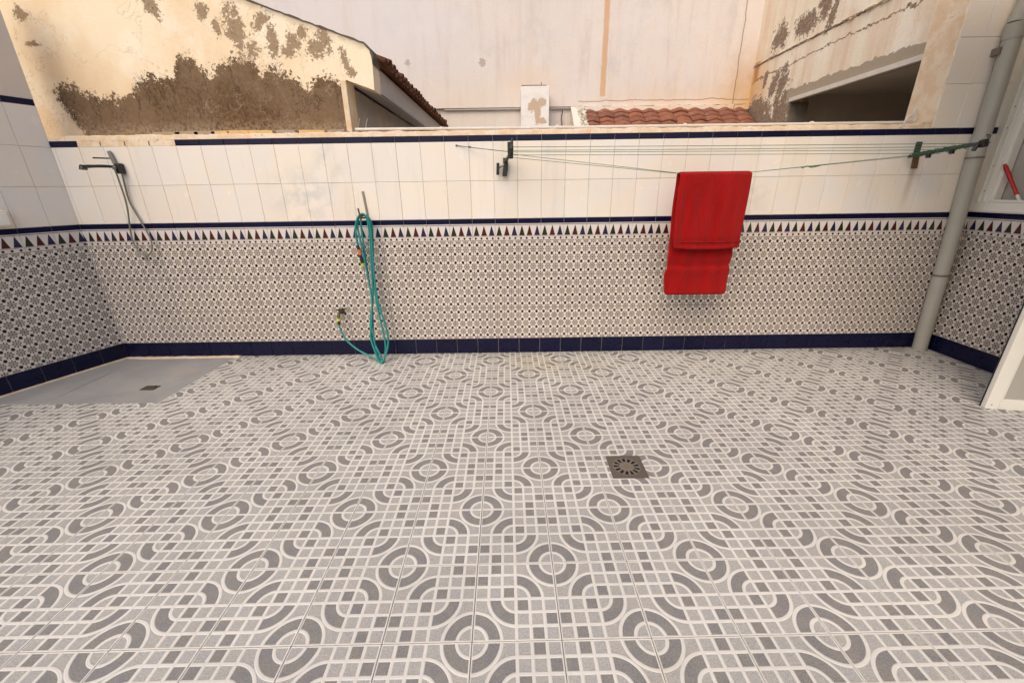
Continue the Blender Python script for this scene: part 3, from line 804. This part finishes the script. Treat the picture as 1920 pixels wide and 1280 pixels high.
# ================================================================== SHOWER
SH = thing('hand_shower', 'black hand shower held out from the wall above the shower tray, with a grey hose', 'shower', (-3.08, 2.70, 1.0))
MB().obox((-3.077, 2.694, 1.70), [(1, 0, 0), (0, 1, 0), (0, 0, 1)], (.022, .026, .040), .008).build('valve', 'black', SH)
MB().obox((-3.118, 2.702, 1.765), [Vector((.2, 0, -1)), (0, 1, 0), (1, 0, .2)], (.070, .010, .013), .004).build('holder_bar', 'galv', SH)
MB().tube(cat([(-3.098, 2.68, 1.712), (-3.110, 2.62, 1.714), (-3.12, 2.55, 1.712), (-3.130, 2.47, 1.706), (-3.134, 2.425, 1.70)], 4), [.011]*5+[.0115]*6+[.0125]*4+[.017]*2, 12).build('handset', 'black', SH)
MB().tube([(-3.135, 2.44, 1.704), (-3.134, 2.437, 1.683)], [.021, .026], 16).build('spray_head', 'black', SH)
MB().tube([(-3.142, 2.70, 1.779), (-3.155, 2.57, 1.774)], .0055, 8).build('lever', 'black', SH)
MB().tube([(-3.10, 2.685, 1.715), (-3.088, 2.65, 1.70)], .013, 12).build('connector', 'galv', SH)
sh = [(-3.088,2.655,1.707),(-3.097,2.67,1.60),(-3.107,2.68,1.42),(-3.150,2.69,1.237),(-3.166,2.69,1.115),(-3.13,2.675,1.03),(-3.065,2.66,.985),(-3.012,2.67,1.03),(-2.994,2.675,1.095),(-3.013,2.69,1.175),(-3.054,2.70,1.293),(-3.094,2.703,1.433),(-3.091,2.703,1.561),(-3.078,2.70,1.664)]
MB().tube(cat(sh, 7), .0065, 10).build('hose', 'greymetal', SH)
MB().tube([(-3.066, 2.655, .995), (-3.064, 2.652, .955)], [.009, .016], 10).build('hose_weight', 'greymetal', SH)

# ================================================================== GARDEN HOSE, HOOK, TAP
HK = thing('hose_hook', 'rusty metal bracket on the wall that carries the coiled teal hose', 'hook', (-1.09, 2.72, 1.30))
MB().obox((-1.094, 2.717, 1.40), [(.08, 0, -1), (0, 1, 0), (1, 0, .08)], (.098, .006, .0095), .002).build('flat_bar', 'galv', HK)
MB().tube([(-1.089, 2.71, 1.300), (-1.092, 2.66, 1.284), (-1.100, 2.60, 1.286), (-1.108, 2.585, 1.31), (-1.113, 2.58, 1.365)], .007, 8).build('hook_arm', 'rust', HK)
hp = [(-1.458,2.64,.341),(-1.441,2.62,.274),(-1.387,2.6,.185),(-1.288,2.57,.11),(-1.18,2.54,.061),(-1.074,2.49,.027),(-1.035,2.5,.049),(-1.016,2.53,.153),(-1.03,2.56,.273),(-1.06,2.6,.44),(-1.079,2.63,.632),(-1.073,2.65,.869),(-1.051,2.66,1.099),(-1.043,2.66,1.224),(-1.066,2.66,1.29),(-1.099,2.655,1.304),(-1.123,2.65,1.287),(-1.133,2.65,1.213),(-1.132,2.65,1.056),(-1.128,2.64,.824),(-1.116,2.62,.586),(-1.122,2.59,.393),(-1.121,2.55,.226),(-1.093,2.51,.083),(-1.056,2.49,.02),(-1.062,2.5,.071),(-1.115,2.54,.177),(-1.148,2.57,.297),(-1.13,2.59,.444),(-1.102,2.61,.588),(-1.081,2.63,.873),(-1.067,2.64,1.101),(-1.066,2.64,1.213),(-1.074,2.64,1.287),(-1.097,2.64,1.314),(-1.131,2.64,1.301),(-1.158,2.64,1.236),(-1.159,2.645,1.147),(-1.139,2.63,.99),(-1.123,2.62,.78),(-1.108,2.6,.591),(-1.124,2.57,.399),(-1.144,2.54,.256),(-1.116,2.51,.136),(-1.061,2.475,.017),(-1.009,2.5,.102),(-.986,2.53,.205),(-.996,2.55,.327),(-1.041,2.59,.493),(-1.066,2.61,.685),(-1.059,2.63,.966),(-1.047,2.63,1.191),(-1.061,2.625,1.279),(-1.096,2.625,1.319),(-1.143,2.63,1.289),(-1.172,2.63,1.215),(-1.182,2.635,1.126),(-1.179,2.635,1.054)]
HS = thing('garden_hose', 'coiled teal garden hose hanging in long loops from the wall hook down to the floor', 'hose', (-1.06, 2.5, .01))
MB().tube(cat(hp, 7), .0085, 10).build('tube', 'hose', HS)
MB().tube([(-1.179, 2.635, 1.058), (-1.175, 2.635, 1.022)], [.011, .015], 12).build('connector_collar', 'black', HS)
MB().tube([(-1.175, 2.635, 1.022), (-1.166, 2.632, .975)], [.0175, .0165], 12).build('connector_ring', 'orange', HS)
MB().tube([(-1.166, 2.632, .975), (-1.157, 2.63, .905)], [.0145, .0165], 12).build('spray_nozzle', 'black', HS)
MB().tube([(-1.157, 2.63, .905), (-1.155, 2.63, .880)], [.018, .016], 12).build('nozzle_tip', 'yellow', HS)
MB().tube([(-1.457, 2.642, .375), (-1.458, 2.64, .338)], [.013, .0155], 12).build('hose_end_collar', 'black', HS)
MB().tube([(-1.456, 2.645, .396), (-1.457, 2.642, .374)], [.0165, .019], 12).build('tap_connector', 'yellow', HS)
TP = thing('garden_tap', 'small tarnished wall tap that feeds the teal hose', 'tap', (-1.45, 2.72, .40))
MB().tube([(-1.440, 2.722, .442), (-1.448, 2.66, .440), (-1.455, 2.648, .428), (-1.456, 2.645, .396)], [.013, .013, .014, .011], 12).build('body', 'tarnish', TP)
MB().tube([(-1.440, 2.722, .442), (-1.440, 2.714, .442)], .026, 16).build('wall_flange', 'tarnish', TP)
MB().tube([(-1.449, 2.665, .440), (-1.449, 2.665, .475)], [.010, .008], 10).build('spindle', 'tarnish', TP)
MB().obox((-1.43, 2.665, .477), [(1, 0, .12), (0, 1, 0), (0, 0, 1)], (.045, .008, .005), .002).build('lever', 'void', TP)

# ================================================================== CLOTHESLINE
CL = thing('clothesline', 'green cord clothesline stretched between two iron arms on the back wall', 'clothesline', (1.8, 2.4, 1.6))
def ln(a, b, sag=0.0, r=.0019, name='cord', n=24):
    a, b = Vector(a), Vector(b)
    MB().tube([a.lerp(b, i/n) - Vector((0, 0, sag*4*(i/n)*(1-i/n))) for i in range(n+1)], r, 6).build(name, 'green', CL)
for yl, zl, xr_, yr, zr in ((2.24, 1.778, 3.52, 2.24, 1.757), (2.34, 1.763, 3.50, 2.34, 1.745), (2.45, 1.762, 3.48, 2.45, 1.733), (2.56, 1.749, 3.455, 2.56, 1.718)):
    ln((.17, yl, zl), (xr_, yr, zr), .002)
for yl, zl, ym, xr_, yr, zr in ((2.62, 1.760, 2.375, 3.43, 2.62, 1.712), (2.66, 1.738, 2.405, 3.42, 2.66, 1.702)):
    MB().tube([(.17, yl, zl), (1.44, ym, 1.592), (1.52, ym, 1.587), (1.90, ym, 1.587), (1.985, ym, 1.592), (xr_, yr, zr)], .0019, 6).build('cord', 'green', CL)
MB().tube(cat([(2.42, 2.455, 1.620), (2.46, 2.455, 1.632), (2.50, 2.46, 1.624), (2.57, 2.47, 1.637)], 4), .0045, 6).build('knot', 'green', CL)
# right arm
MB().obox((3.512, 2.717, 1.765), [(1, 0, 0), (0, 1, 0), (0, 0, 1)], (.024, .007, .050), .003).build('wall_plate', 'greenarm', CL)
MB().obox((3.525, 2.717, 1.665), [(1, 0, 0), (0, 1, 0), (-.10, 0, 1)], (.026, .006, .052), .003).build('wall_plate', 'rust', CL)
A0, A1 = Vector((3.415, 2.665, 1.702)), Vector((3.525, 2.225, 1.756))
MB().tube([(3.53, 2.712, 1.70), (3.47, 2.66, 1.702), A0], .009, 8).build('arm', 'greenarm', CL)
MB().tube([A0, A1], .0095, 8).build('arm', 'greenarm', CL)
MB().tube([A0+Vector((.02, 0, .018)), A1+Vector((.012, 0, .012))], .006, 8).build('arm', 'greenarm', CL)
g = MB(); R = random.Random(2)
for k in range(7):
    c = A0.lerp(A1, .12 + k*.12)
    g.tube([c + Vector((.018*math.cos(a), a*.006 + R.uniform(-.006, .006), .018*math.sin(a)+R.uniform(-.003, .003))) for a in [i*PI/5 for i in range(22)]], .0026, 5)
g.build('wrapped_cord', 'green', CL)
for t_ in (.30, .62):
    MB().obox(A0.lerp(A1, t_)+Vector((0, 0, -.022)), [(1, 0, 0), (0, 1, 0), (0, 0, 1)], (.012, .014, .014), .004).build('cleat', 'black', CL)
MB().obox(A1, [(1, 0, .3), (0, 1, 0), (-.3, 0, 1)], (.018, .020, .026), .006).build('pulley_block', 'black', CL)
MB().tube([A1+Vector((-.02, .02, -.01)), A1+Vector((-.035, .02, -.045))], .013, 8).build('pulley_block', 'black', CL)
MB().tube(cat([A1+Vector(q_) for q_ in ((.01, 0, .02), (.02, -.01, .045), (-.01, -.01, .055), (0, -.02, .03))], 4), .0028, 6).build('cord_end', 'greenarm', CL)
MB().tube([A1+Vector((.01, 0, 0)), A1+Vector((.045, 0, .004))], .0035, 6).build('pin', 'black', CL)
# left arm
MB().obox((.115, 2.715, 1.69), [(1, 0, 0), (0, 1, 0), (0, 0, 1)], (.020, .008, .050), .003).build('wall_plate', 'greenarm', CL)
MB().obox((.112, 2.70, 1.645), [(1, 0, 0), (0, 1, 0), (.15, 0, 1)], (.019, .022, .046), .004).build('wall_clamp', 'black', CL)
MB().obox((.052, 2.68, 1.655), [(1, 0, 0), (0, 1, 0), (.05, 0, 1)], (.012, .012, .046), .004).build('crank', 'black', CL)
MB().tube([(.058, 2.68, 1.665), (.105, 2.69, 1.685)], .009, 8).build('crank_pin', 'galv', CL)
MB().tube([(.115, 2.70, 1.71), (.15, 2.45, 1.745), (.165, 2.14, 1.775)], .011, 8).build('arm', 'greenarm', CL)
MB().tube([(.13, 2.68, 1.73), (.155, 2.45, 1.765), (.168, 2.14, 1.785)], .008, 8).build('arm', 'greenarm', CL)
for y0 in (2.22, 2.34, 2.45, 2.58): MB().obox((.158, y0, 1.757+(2.6-y0)*.05), [(1, 0, 0), (0, 1, 0), (0, 0, 1)], (.021, .016, .034), .005).build('pulley_block', 'black', CL)
MB().tube([(.168, 2.16, 1.80), (.172, 2.16, 1.83)], [.010, .003], 8).build('pin', 'black', CL)
MB().tube([(.15, 2.50, 1.768), (-.09, 2.66, 1.808), (-.284, 2.722, 1.838)], .0026, 6).build('stay_wire', 'greenarm', CL)
MB().tube([(-.284, 2.726, 1.838), (-.284, 2.712, 1.838)], .008, 8).build('wall_screw', 'rust', CL)
MB().tube([(-.185, 2.692, 1.824), (-.165, 2.687, 1.821)], .006, 8).build('turnbuckle', 'black', CL)

# ================================================================== TOWEL
def towel():
    TW = thing('towel', 'red towel folded over the clothesline, its shorter front flap over the longer back', 'towel', (1.71, 2.39, .62))
    th = .0065
    def sheet(name, prof, x0f, x1f, wave, n=44, closed=False):
        """prof: list of (y, z, nx, nz) centre line; thickness th along the normal"""
        mb = MB(); vs = []; m_ = len(prof)
        for s_ in (1, -1):
            for (y, z_, ny, nz) in prof:
                a, b = x0f(z_, y), x1f(z_, y)
                for i in range(n+1):
                    t = i/n; e_ = min(t, 1-t)*n; round_ = min(1, e_/1.5); q = th*(.35+.65*round_)
                    wv = wave(t, z_, y)
                    sg = -.014*math.sin(PI*t)*max(0, (1.25-z_)/.2) if y < 2.37 else 0
                    vs.append((a+(b-a)*t, y + wv + ny*q*s_, z_ + nz*q*s_ + sg))
        fs = []
        k = m_*(n+1)
        for r in range(m_-1):
            for i in range(n):
                p = r*(n+1)+i; fs.append((p, p+1, p+n+2, p+n+1)); fs.append((k+p, k+p+n+1, k+p+n+2, k+p+1))
            p = r*(n+1); fs.append((p, p+n+1, k+p+n+1, k+p)); p += n; fs.append((p, k+p, k+p+n+1, p+n+1))
        for i in range(n):
            fs.append((i, k+i, k+i+1, i+1)); p = (m_-1)*(n+1)+i; fs.append((p, p+1, k+p+1, k+p))
        mb.add(vs, fs, True); return mb
    # profile over the lines: up the back, over, down the front
    prof = []
    for i in range(50): z_ = .635 + (1.575-.635)*i/49; prof.append((2.425, z_, 1, 0))
    for i in range(1, 9): a = PI*i/9; prof.append((2.390+.035*math.cos(a), 1.575+.022*math.sin(a), math.cos(a), math.sin(a)))
    for i in range(34): z_ = 1.575 - (1.575-1.035)*i/33; prof.append((2.355, z_, -1, 0))
    def x0(z_, y):
        b = 1.440 + (1.59-z_)*.006
        if y > 2.39 and z_ < .70: b += .016*max(0, (.665-z_)/.03)**2
        if y > 2.39: b += .012*math.exp(-((z_-.88)/.035)**2) - .010*math.exp(-((z_-.80)/.05)**2)
        if y < 2.37 and z_ < 1.08: b += .008*((1.08-z_)/.045)**2
        return b + .003*math.sin(z_*13)
    def x1(z_, y):
        b = 1.986 + .003*math.sin(z_*9+1)
        if y > 2.39: b = 1.978 - .005*math.exp(-((z_-.88)/.04)**2) - (.016*max(0, (.665-z_)/.03)**2 if z_ < .70 else 0) - (.005 if z_ < 1.1 else 0)
        return b
    def wave(t, z_, y):
        front = y < 2.37
        hang = min(1, max(0, (1.60-z_)/.25))
        w = .004*math.sin(t*13+z_*1.2)+.0025*math.sin(t*31+1+z_*2)+.001*math.sin(t*53+2)
        if front:
            w = w*hang*1.1 + (-.028*math.exp(-((t-.02)/.07)**2))*hang*.6 - .006*max(0, (1.10-z_)/.06)
        else:
            w = w*hang*.7 + .014*math.exp(-((z_-.885)/.014)**2) - .012*math.exp(-((z_-.845)/.04)**2) - .012*math.exp(-((z_-.96)/.05)**2) - .006*math.exp(-((z_-.66)/.03)**2)
        return w
    sheet('cloth', prof, x0, x1, wave).build('cloth', 'towel', TW)
    # woven hem along the front flap
    MB().tube([(1.452 + .522*i/30, 2.352 - .010 + .004*math.sin(i/30*13+1.2), 1.083 - .004*math.sin(PI*i/30)) for i in range(31)], .0035, 6).build('hem', 'towel', TW)
    # inner fold of the front flap seen just below it, and a hem
    prof2 = [(2.378, 1.50-(1.50-1.055)*i/20, -1, 0) for i in range(21)]
    sheet('inner', prof2, lambda z_, y: 1.447, lambda z_, y: 1.972, lambda t, z_, y: .004*math.sin(t*19)).build('inner_fold', 'towel', TW)
towel()

# ================================================================== CONDUIT ON THE COPING
CD = thing('conduit', 'thin pale conduit pipe lying along the top of the back wall', 'pipe', (1.2, 2.85, 1.96))
MB().tube([(-1.14, 2.85, 1.984), (.35, 2.85, 1.976), (3.50, 2.85, 1.975)], .0115, 10).build('tube', 'conduit', CD)
for x in (-.42, .55, 1.62, 2.68): MB().tube([(x-.012, 2.85, 1.979), (x+.012, 2.85, 1.979)], .0155, 10).build('coupling', 'conduit', CD)
MB().tube(cat([(3.49, 2.85, 1.975), (3.528, 2.85, 1.982), (3.538, 2.85, 2.01), (3.515, 2.85, 2.045), (3.520, 2.85, 2.08)], 5), .0105, 10).build('elbow', 'conduit', CD)
MB().tube(cat([(3.44, 2.83, 1.965), (3.455, 2.83, 2.01), (3.49, 2.83, 2.02), (3.50, 2.83, 1.985)], 4), .008, 8).build('clip', 'conduit', CD)
for x, dx in ((-1.07, .035), (-1.13, .03)):
    MB().tube([(x, 2.88, 1.96), (x+dx*.4, 2.88, 2.01), (x+dx, 2.88, 2.07)], [.008, .007, .004], 8).build('loose_wire', 'galv', CD)

# ================================================================== HOUSE BEHIND ON THE LEFT
HL = thing('house', 'cream gabled house wall with a big bare brown patch, at the upper left', 'house', (-2.5, 3.0, 0))
sl_ = .335
gab = [(-6.2, -.1), (-1.24, -.1), (-1.215, 2.375), (-.985, 2.295), (-.975, 2.535), (-.985, 2.585), (-1.03, 2.632), (-6.2, 2.632 + 5.17*sl_)]
MB().prism(gab, 'y', 2.995, 3.18).build('gable_wall', 'cream', HL)
e = MB(); R = random.Random(8); vs = []; fs = []; pl = [(-6.2, 2.632+5.17*sl_), (-1.03, 2.632), (-.985, 2.585), (-.972, 2.535), (-.973, 2.48)]
samp = []
for a, b in zip(pl[:-1], pl[1:]):
    n = max(2, int(math.hypot(a[0]-b[0], a[1]-b[1])/.035))
    samp += [(a[0]+(b[0]-a[0])*i/n, a[1]+(b[1]-a[1])*i/n) for i in range(n)]
samp.append(pl[-1])
for i, (x, z_) in enumerate(samp):
    d = Vector((samp[min(i+1, len(samp)-1)][0]-samp[max(i-1, 0)][0], 0, samp[min(i+1, len(samp)-1)][1]-samp[max(i-1, 0)][1])).normalized(); nn = Vector((-d.z, 0, d.x)); nn = nn if nn.z > -.2 and (nn.z > 0 or nn.x > 0) else -nn
    q = R.uniform(-.004, .005); tk = .006
    c = Vector((x, 0, z_))
    a = c - nn*(.003+abs(q)); b = c + nn*(tk+q)
    vs += [(a.x, 2.990, a.z), (b.x, 2.990, b.z), (b.x, 3.19, b.z), (a.x, 3.19, a.z)]
for i in range(len(samp)-1):
    for k in range(4): fs.append((i*4+k, i*4+(k+1) % 4, (i+1)*4+(k+1) % 4, (i+1)*4+k))
e.add(vs, fs); e.build('stained_coping', 'dark_edge', HL)
MB().box(-6.2, -1.225, 3.18, 9.0, -.1, 2.35).build('side_wall', 'porch', HL)
MB().prism([(-1.225, 2.372), (-.99, 2.296), (-.99, 2.31), (-1.225, 2.386)], 'y', 3.181, 6.78).build('soffit', 'grey_render', HL)
MB().prism([(-1.02, 2.312), (-.990, 2.30), (-.990, 2.50), (-1.02, 2.51)], 'y', 3.181, 6.78).build('fascia', 'grey_render', HL)
MB().prism([(-1.021, 2.49), (-1.021, 2.515), (-6.2, 2.50+5.18*sl_-.06), (-6.2, 2.40+5.18*sl_-.06)], 'y', 3.181, 9.0).build('roof_deck', 'dark_edge', HL)
MB().box(-1.262, -1.214, 2.985, 3.02, -.1, 2.372, .006).build('corner_render', 'mortar', HL)
def barrel(L, r, t, up=1, n=8, taper=.88):
    """half-round tile, axis along +y from 0 to L, centre at origin"""
    vs = []; fs = []
    for (y, rr) in ((0, r), (L, r*taper)):
        for rad in (rr, rr-t):
            for k in range(n+1):
                a = PI*k/n; vs.append((rad*math.cos(a), y, up*rad*math.sin(a)*.8))
    m_ = n+1
    for k in range(n):
        fs += [(k, k+1, 2*m_+k+1, 2*m_+k), (m_+k, 3*m_+k, 3*m_+k+1, m_+k+1), (k, m_+k, m_+k+1, k+1), (2*m_+k, 2*m_+k+1, 3*m_+k+1, 3*m_+k)]
    fs += [(0, 2*m_, 3*m_, m_), (n, m_+n, 3*m_+n, 2*m_+n)]
    me = bpy.data.meshes.new('roof_tile'); me.from_pydata(vs, [], fs)
    for p in me.polygons: p.use_smooth = True
    me.materials.append(MT['clay']); me.update(); return me
bt = barrel(.42, .060, .012); btu = barrel(.42, .060, .012, -1)
for _m in (bt, btu): _m.materials.clear(); _m.materials.append(MT['old_clay'])
lHL = world_loc(HL)
for k in range(24):
    y = 3.25 + k*.150
    for course in range(2):
        ox = -.905 - course*.30; oz = 2.530 + course*.30*sl_ + (0 if course == 0 else .03)
        R_ = Matrix.Rotation(PI/2, 4, 'Z')
        o = inst('roof_tile', bt, HL, (ox - lHL.x + random.uniform(-.014, .014), y - lHL.y + random.uniform(-.008, .008), oz - lHL.z + random.uniform(-.005, .005)), (0, 0, 0))
        o.rotation_euler = (math.radians(18.5), 0, PI/2 + random.uniform(-.04, .04))
        if course == 0:
            o = inst('roof_tile', btu, HL, (ox + .012 - lHL.x, y + .075 - lHL.y, oz + .010 - lHL.z), (0, 0, 0)); o.rotation_euler = (math.radians(18.5), 0, PI/2 + random.uniform(-.04, .04))
# first tile at the gable end, turned up
o = inst('roof_tile', bt, HL, (-.915 - lHL.x, 3.17 - lHL.y, 2.525 - lHL.z)); o.rotation_euler = (math.radians(18.5), 0, PI/2 + .1)

# ================================================================== PINK BUILDING AT THE BACK
PB = thing('apartment_building', 'tall plain pinkish rendered wall with one brown rust streak, filling the background', 'building', (0, 6.8, 0))
MB().box(-9.5, 4.15, 6.80, 7.3, 2.79, 7.5).build('upper_wall', 'pink', PB)
MB().box(-9.5, 4.15, 6.86, 7.25, -.1, 2.789).build('recessed_lower_wall', 'pink', PB)
MB().box(1.06, 1.075, 6.84, 6.858, 2.3, 2.76).box(-.95, 1.20, 6.815, 6.859, 2.762, 2.786, .004).build('ledge', 'render_plain', PB)
MB().tube(cat([(1.05, 6.845, 2.74), (1.03, 6.845, 2.62), (1.045, 6.845, 2.52), (1.03, 6.845, 2.40)], 4), .006, 6).build('cable', 'dark_edge', PB)
CH = thing('chimney', 'short white chimney block with flaking paint standing against the pink wall', 'chimney', (.56, 6.6, 2.0))
MB().box(.338, .782, 6.40, 6.78, 1.9, 3.015, .006).build('stack', 'chimney', CH)
MB().box(.343, .740, 6.405, 6.78, 3.016, 3.028, .003).build('cap', 'rust', CH)
MB().tube([(.66, 6.5, 3.02), (.662, 6.5, 3.085)], .005, 6).build('bent_nail', 'rust', CH)

# ================================================================== LEAN-TO TILED ROOF
LR = thing('lean_to_roof', 'red clay tiled lean-to roof at the foot of the pink wall', 'roof', (2.7, 6.0, 2.4))
S0 = .74
YE = 5.9
def rz_(y): return 2.742 - (6.8-y)*S0
MB().prism([(YE, rz_(YE)-.12), (6.79, rz_(6.79)-.12), (6.79, rz_(6.79)-.02), (YE, rz_(YE)-.02)], 'x', 1.42, 4.14).build('roof_deck', 'dark_edge', LR)
MB().prism([(YE, rz_(YE)-.6), (6.79, rz_(6.79)-1.2), (6.79, rz_(6.79)+.05), (YE, rz_(YE)+.05)], 'x', 1.18, 1.30).build('verge_wall', 'render_plain', LR)
e = MB(); R = random.Random(12); vs = []; fs = []; ny, nx = 30, 7
for a in range(ny+1):
    y = YE + (6.78-YE)*a/ny
    for b in range(nx+1):
        x = 1.24 + .21*b/nx; z_ = rz_(y) + .055 + R.uniform(-.022, .022) - .05*abs(b/nx-.4)
        vs.append((x+R.uniform(-.01, .01), y+R.uniform(-.01, .01), z_ if 0 < b < nx else z_-.10))
for a in range(ny):
    for b in range(nx): p = a*(nx+1)+b; fs.append((p, p+1, p+nx+2, p+nx+1))
e.add(vs, fs); e.build('cement_verge', 'cement', LR)
def pantile(w, L, amp, t):
    n = 8; vs = []; fs = []
    for y in (0, L):
        for dz in (0, -t):
            for k in range(n+1): vs.append((w*k/n, y, amp*math.cos(2*PI*(k/n)-PI)+dz))
    m_ = n+1
    for k in range(n):
        fs += [(k, k+1, 2*m_+k+1, 2*m_+k), (m_+k, 3*m_+k, 3*m_+k+1, m_+k+1), (k, m_+k, m_+k+1, k+1)]
    fs += [(0, 2*m_, 3*m_, m_), (n, m_+n, 3*m_+n, 2*m_+n)]
    me = bpy.data.meshes.new('roof_tile'); me.from_pydata(vs, [], fs)
    for k, p in enumerate(me.polygons): p.use_smooth = (k % 3 == 0)
    me.materials.append(MT['clay']); me.update(); return me
lLR = world_loc(LR); pt = pantile(.256, .19, .014, .018); pa_ = math.atan(S0)
for c in range(8):
    y = 6.76 - .108*(c+1)
    for k in range(11):
        x = 1.36 + k*.25
        if x > 3.95: continue
        o = inst('roof_tile', pt, LR, (x - lLR.x + random.uniform(-.008, .008), y - lLR.y + random.uniform(-.008, .008), rz_(y)+.040 - lLR.z + random.uniform(-.006, .006)))
        o.rotation_euler = (pa_ - .085 + random.uniform(-.01, .01), random.uniform(-.012, .012), random.uniform(-.012, .012))
rough_strip(1.25, 4.14, 2.70, 2.778, 6.735, 6.798, .006, 90, 21).build('flashing', 'pink', LR)

# ================================================================== HOUSE ON THE RIGHT
HR = thing('house', 'weathered cream house wall with flaking paint and wide dark opening, upper right', 'house', (4.3, 4.9, 0))
g = MB().box(4.15, 4.42, 2.995, 6.8, 2.665, 5.6)
g.box(4.15, 4.42, 5.66, 6.8, -.1, 2.665).box(4.15, 4.42, 2.995, 3.32, -.1, 2.665)
g.box(4.15, 4.42, 3.32, 5.66, -.1, 1.55)
g.build('wall', 'right', HR)
R = random.Random(31); vs = []; fs = []; N = 110
for i in range(N+1):
    y = 2.995 + 3.8*i/N; fl_ = max(0, R.gauss(.2, .5)) * (1.6 if y < 4.9 else .5)
    o_ = .010 + .016*fl_; h_ = .012 + .020*R.random()*fl_; z_ = 3.315 + R.uniform(-.006, .006)
    vs += [(4.155, y, z_-h_), (4.15-o_, y, z_-h_*.5), (4.15-o_*.8, y, z_+.010), (4.155, y, z_+.014)]
for i in range(N):
    for k in range(4): fs.append((i*4+k, i*4+(k+1) % 4, (i+1)*4+(k+1) % 4, (i+1)*4+k))
MB().add(vs, fs).build('flaking_ledge', 'right', HR)
MB().box(4.137, 4.149, 3.32, 5.66, 2.612, 2.664, .002).box(4.155, 4.20, 3.32, 5.656, 2.612, 2.6645).build('lintel', 'conduit', HR)
MB().box(4.421, 7.4, 2.6, 2.9, -.1, 3.2).box(4.421, 7.4, 5.95, 6.3, -.1, 3.2).box(7.3, 7.5, 2.9, 5.95, -.1, 3.2).box(4.421, 7.4, 2.9, 5.95, 2.75, 3.2).box(4.421, 7.4, 2.9, 5.95, -.1, .1).build('room', 'inner_dark', HR)
MB().box(4.16, 4.418, 5.640, 5.659, 1.55, 2.61).build('opening_jamb', 'jamb_dark', HR)
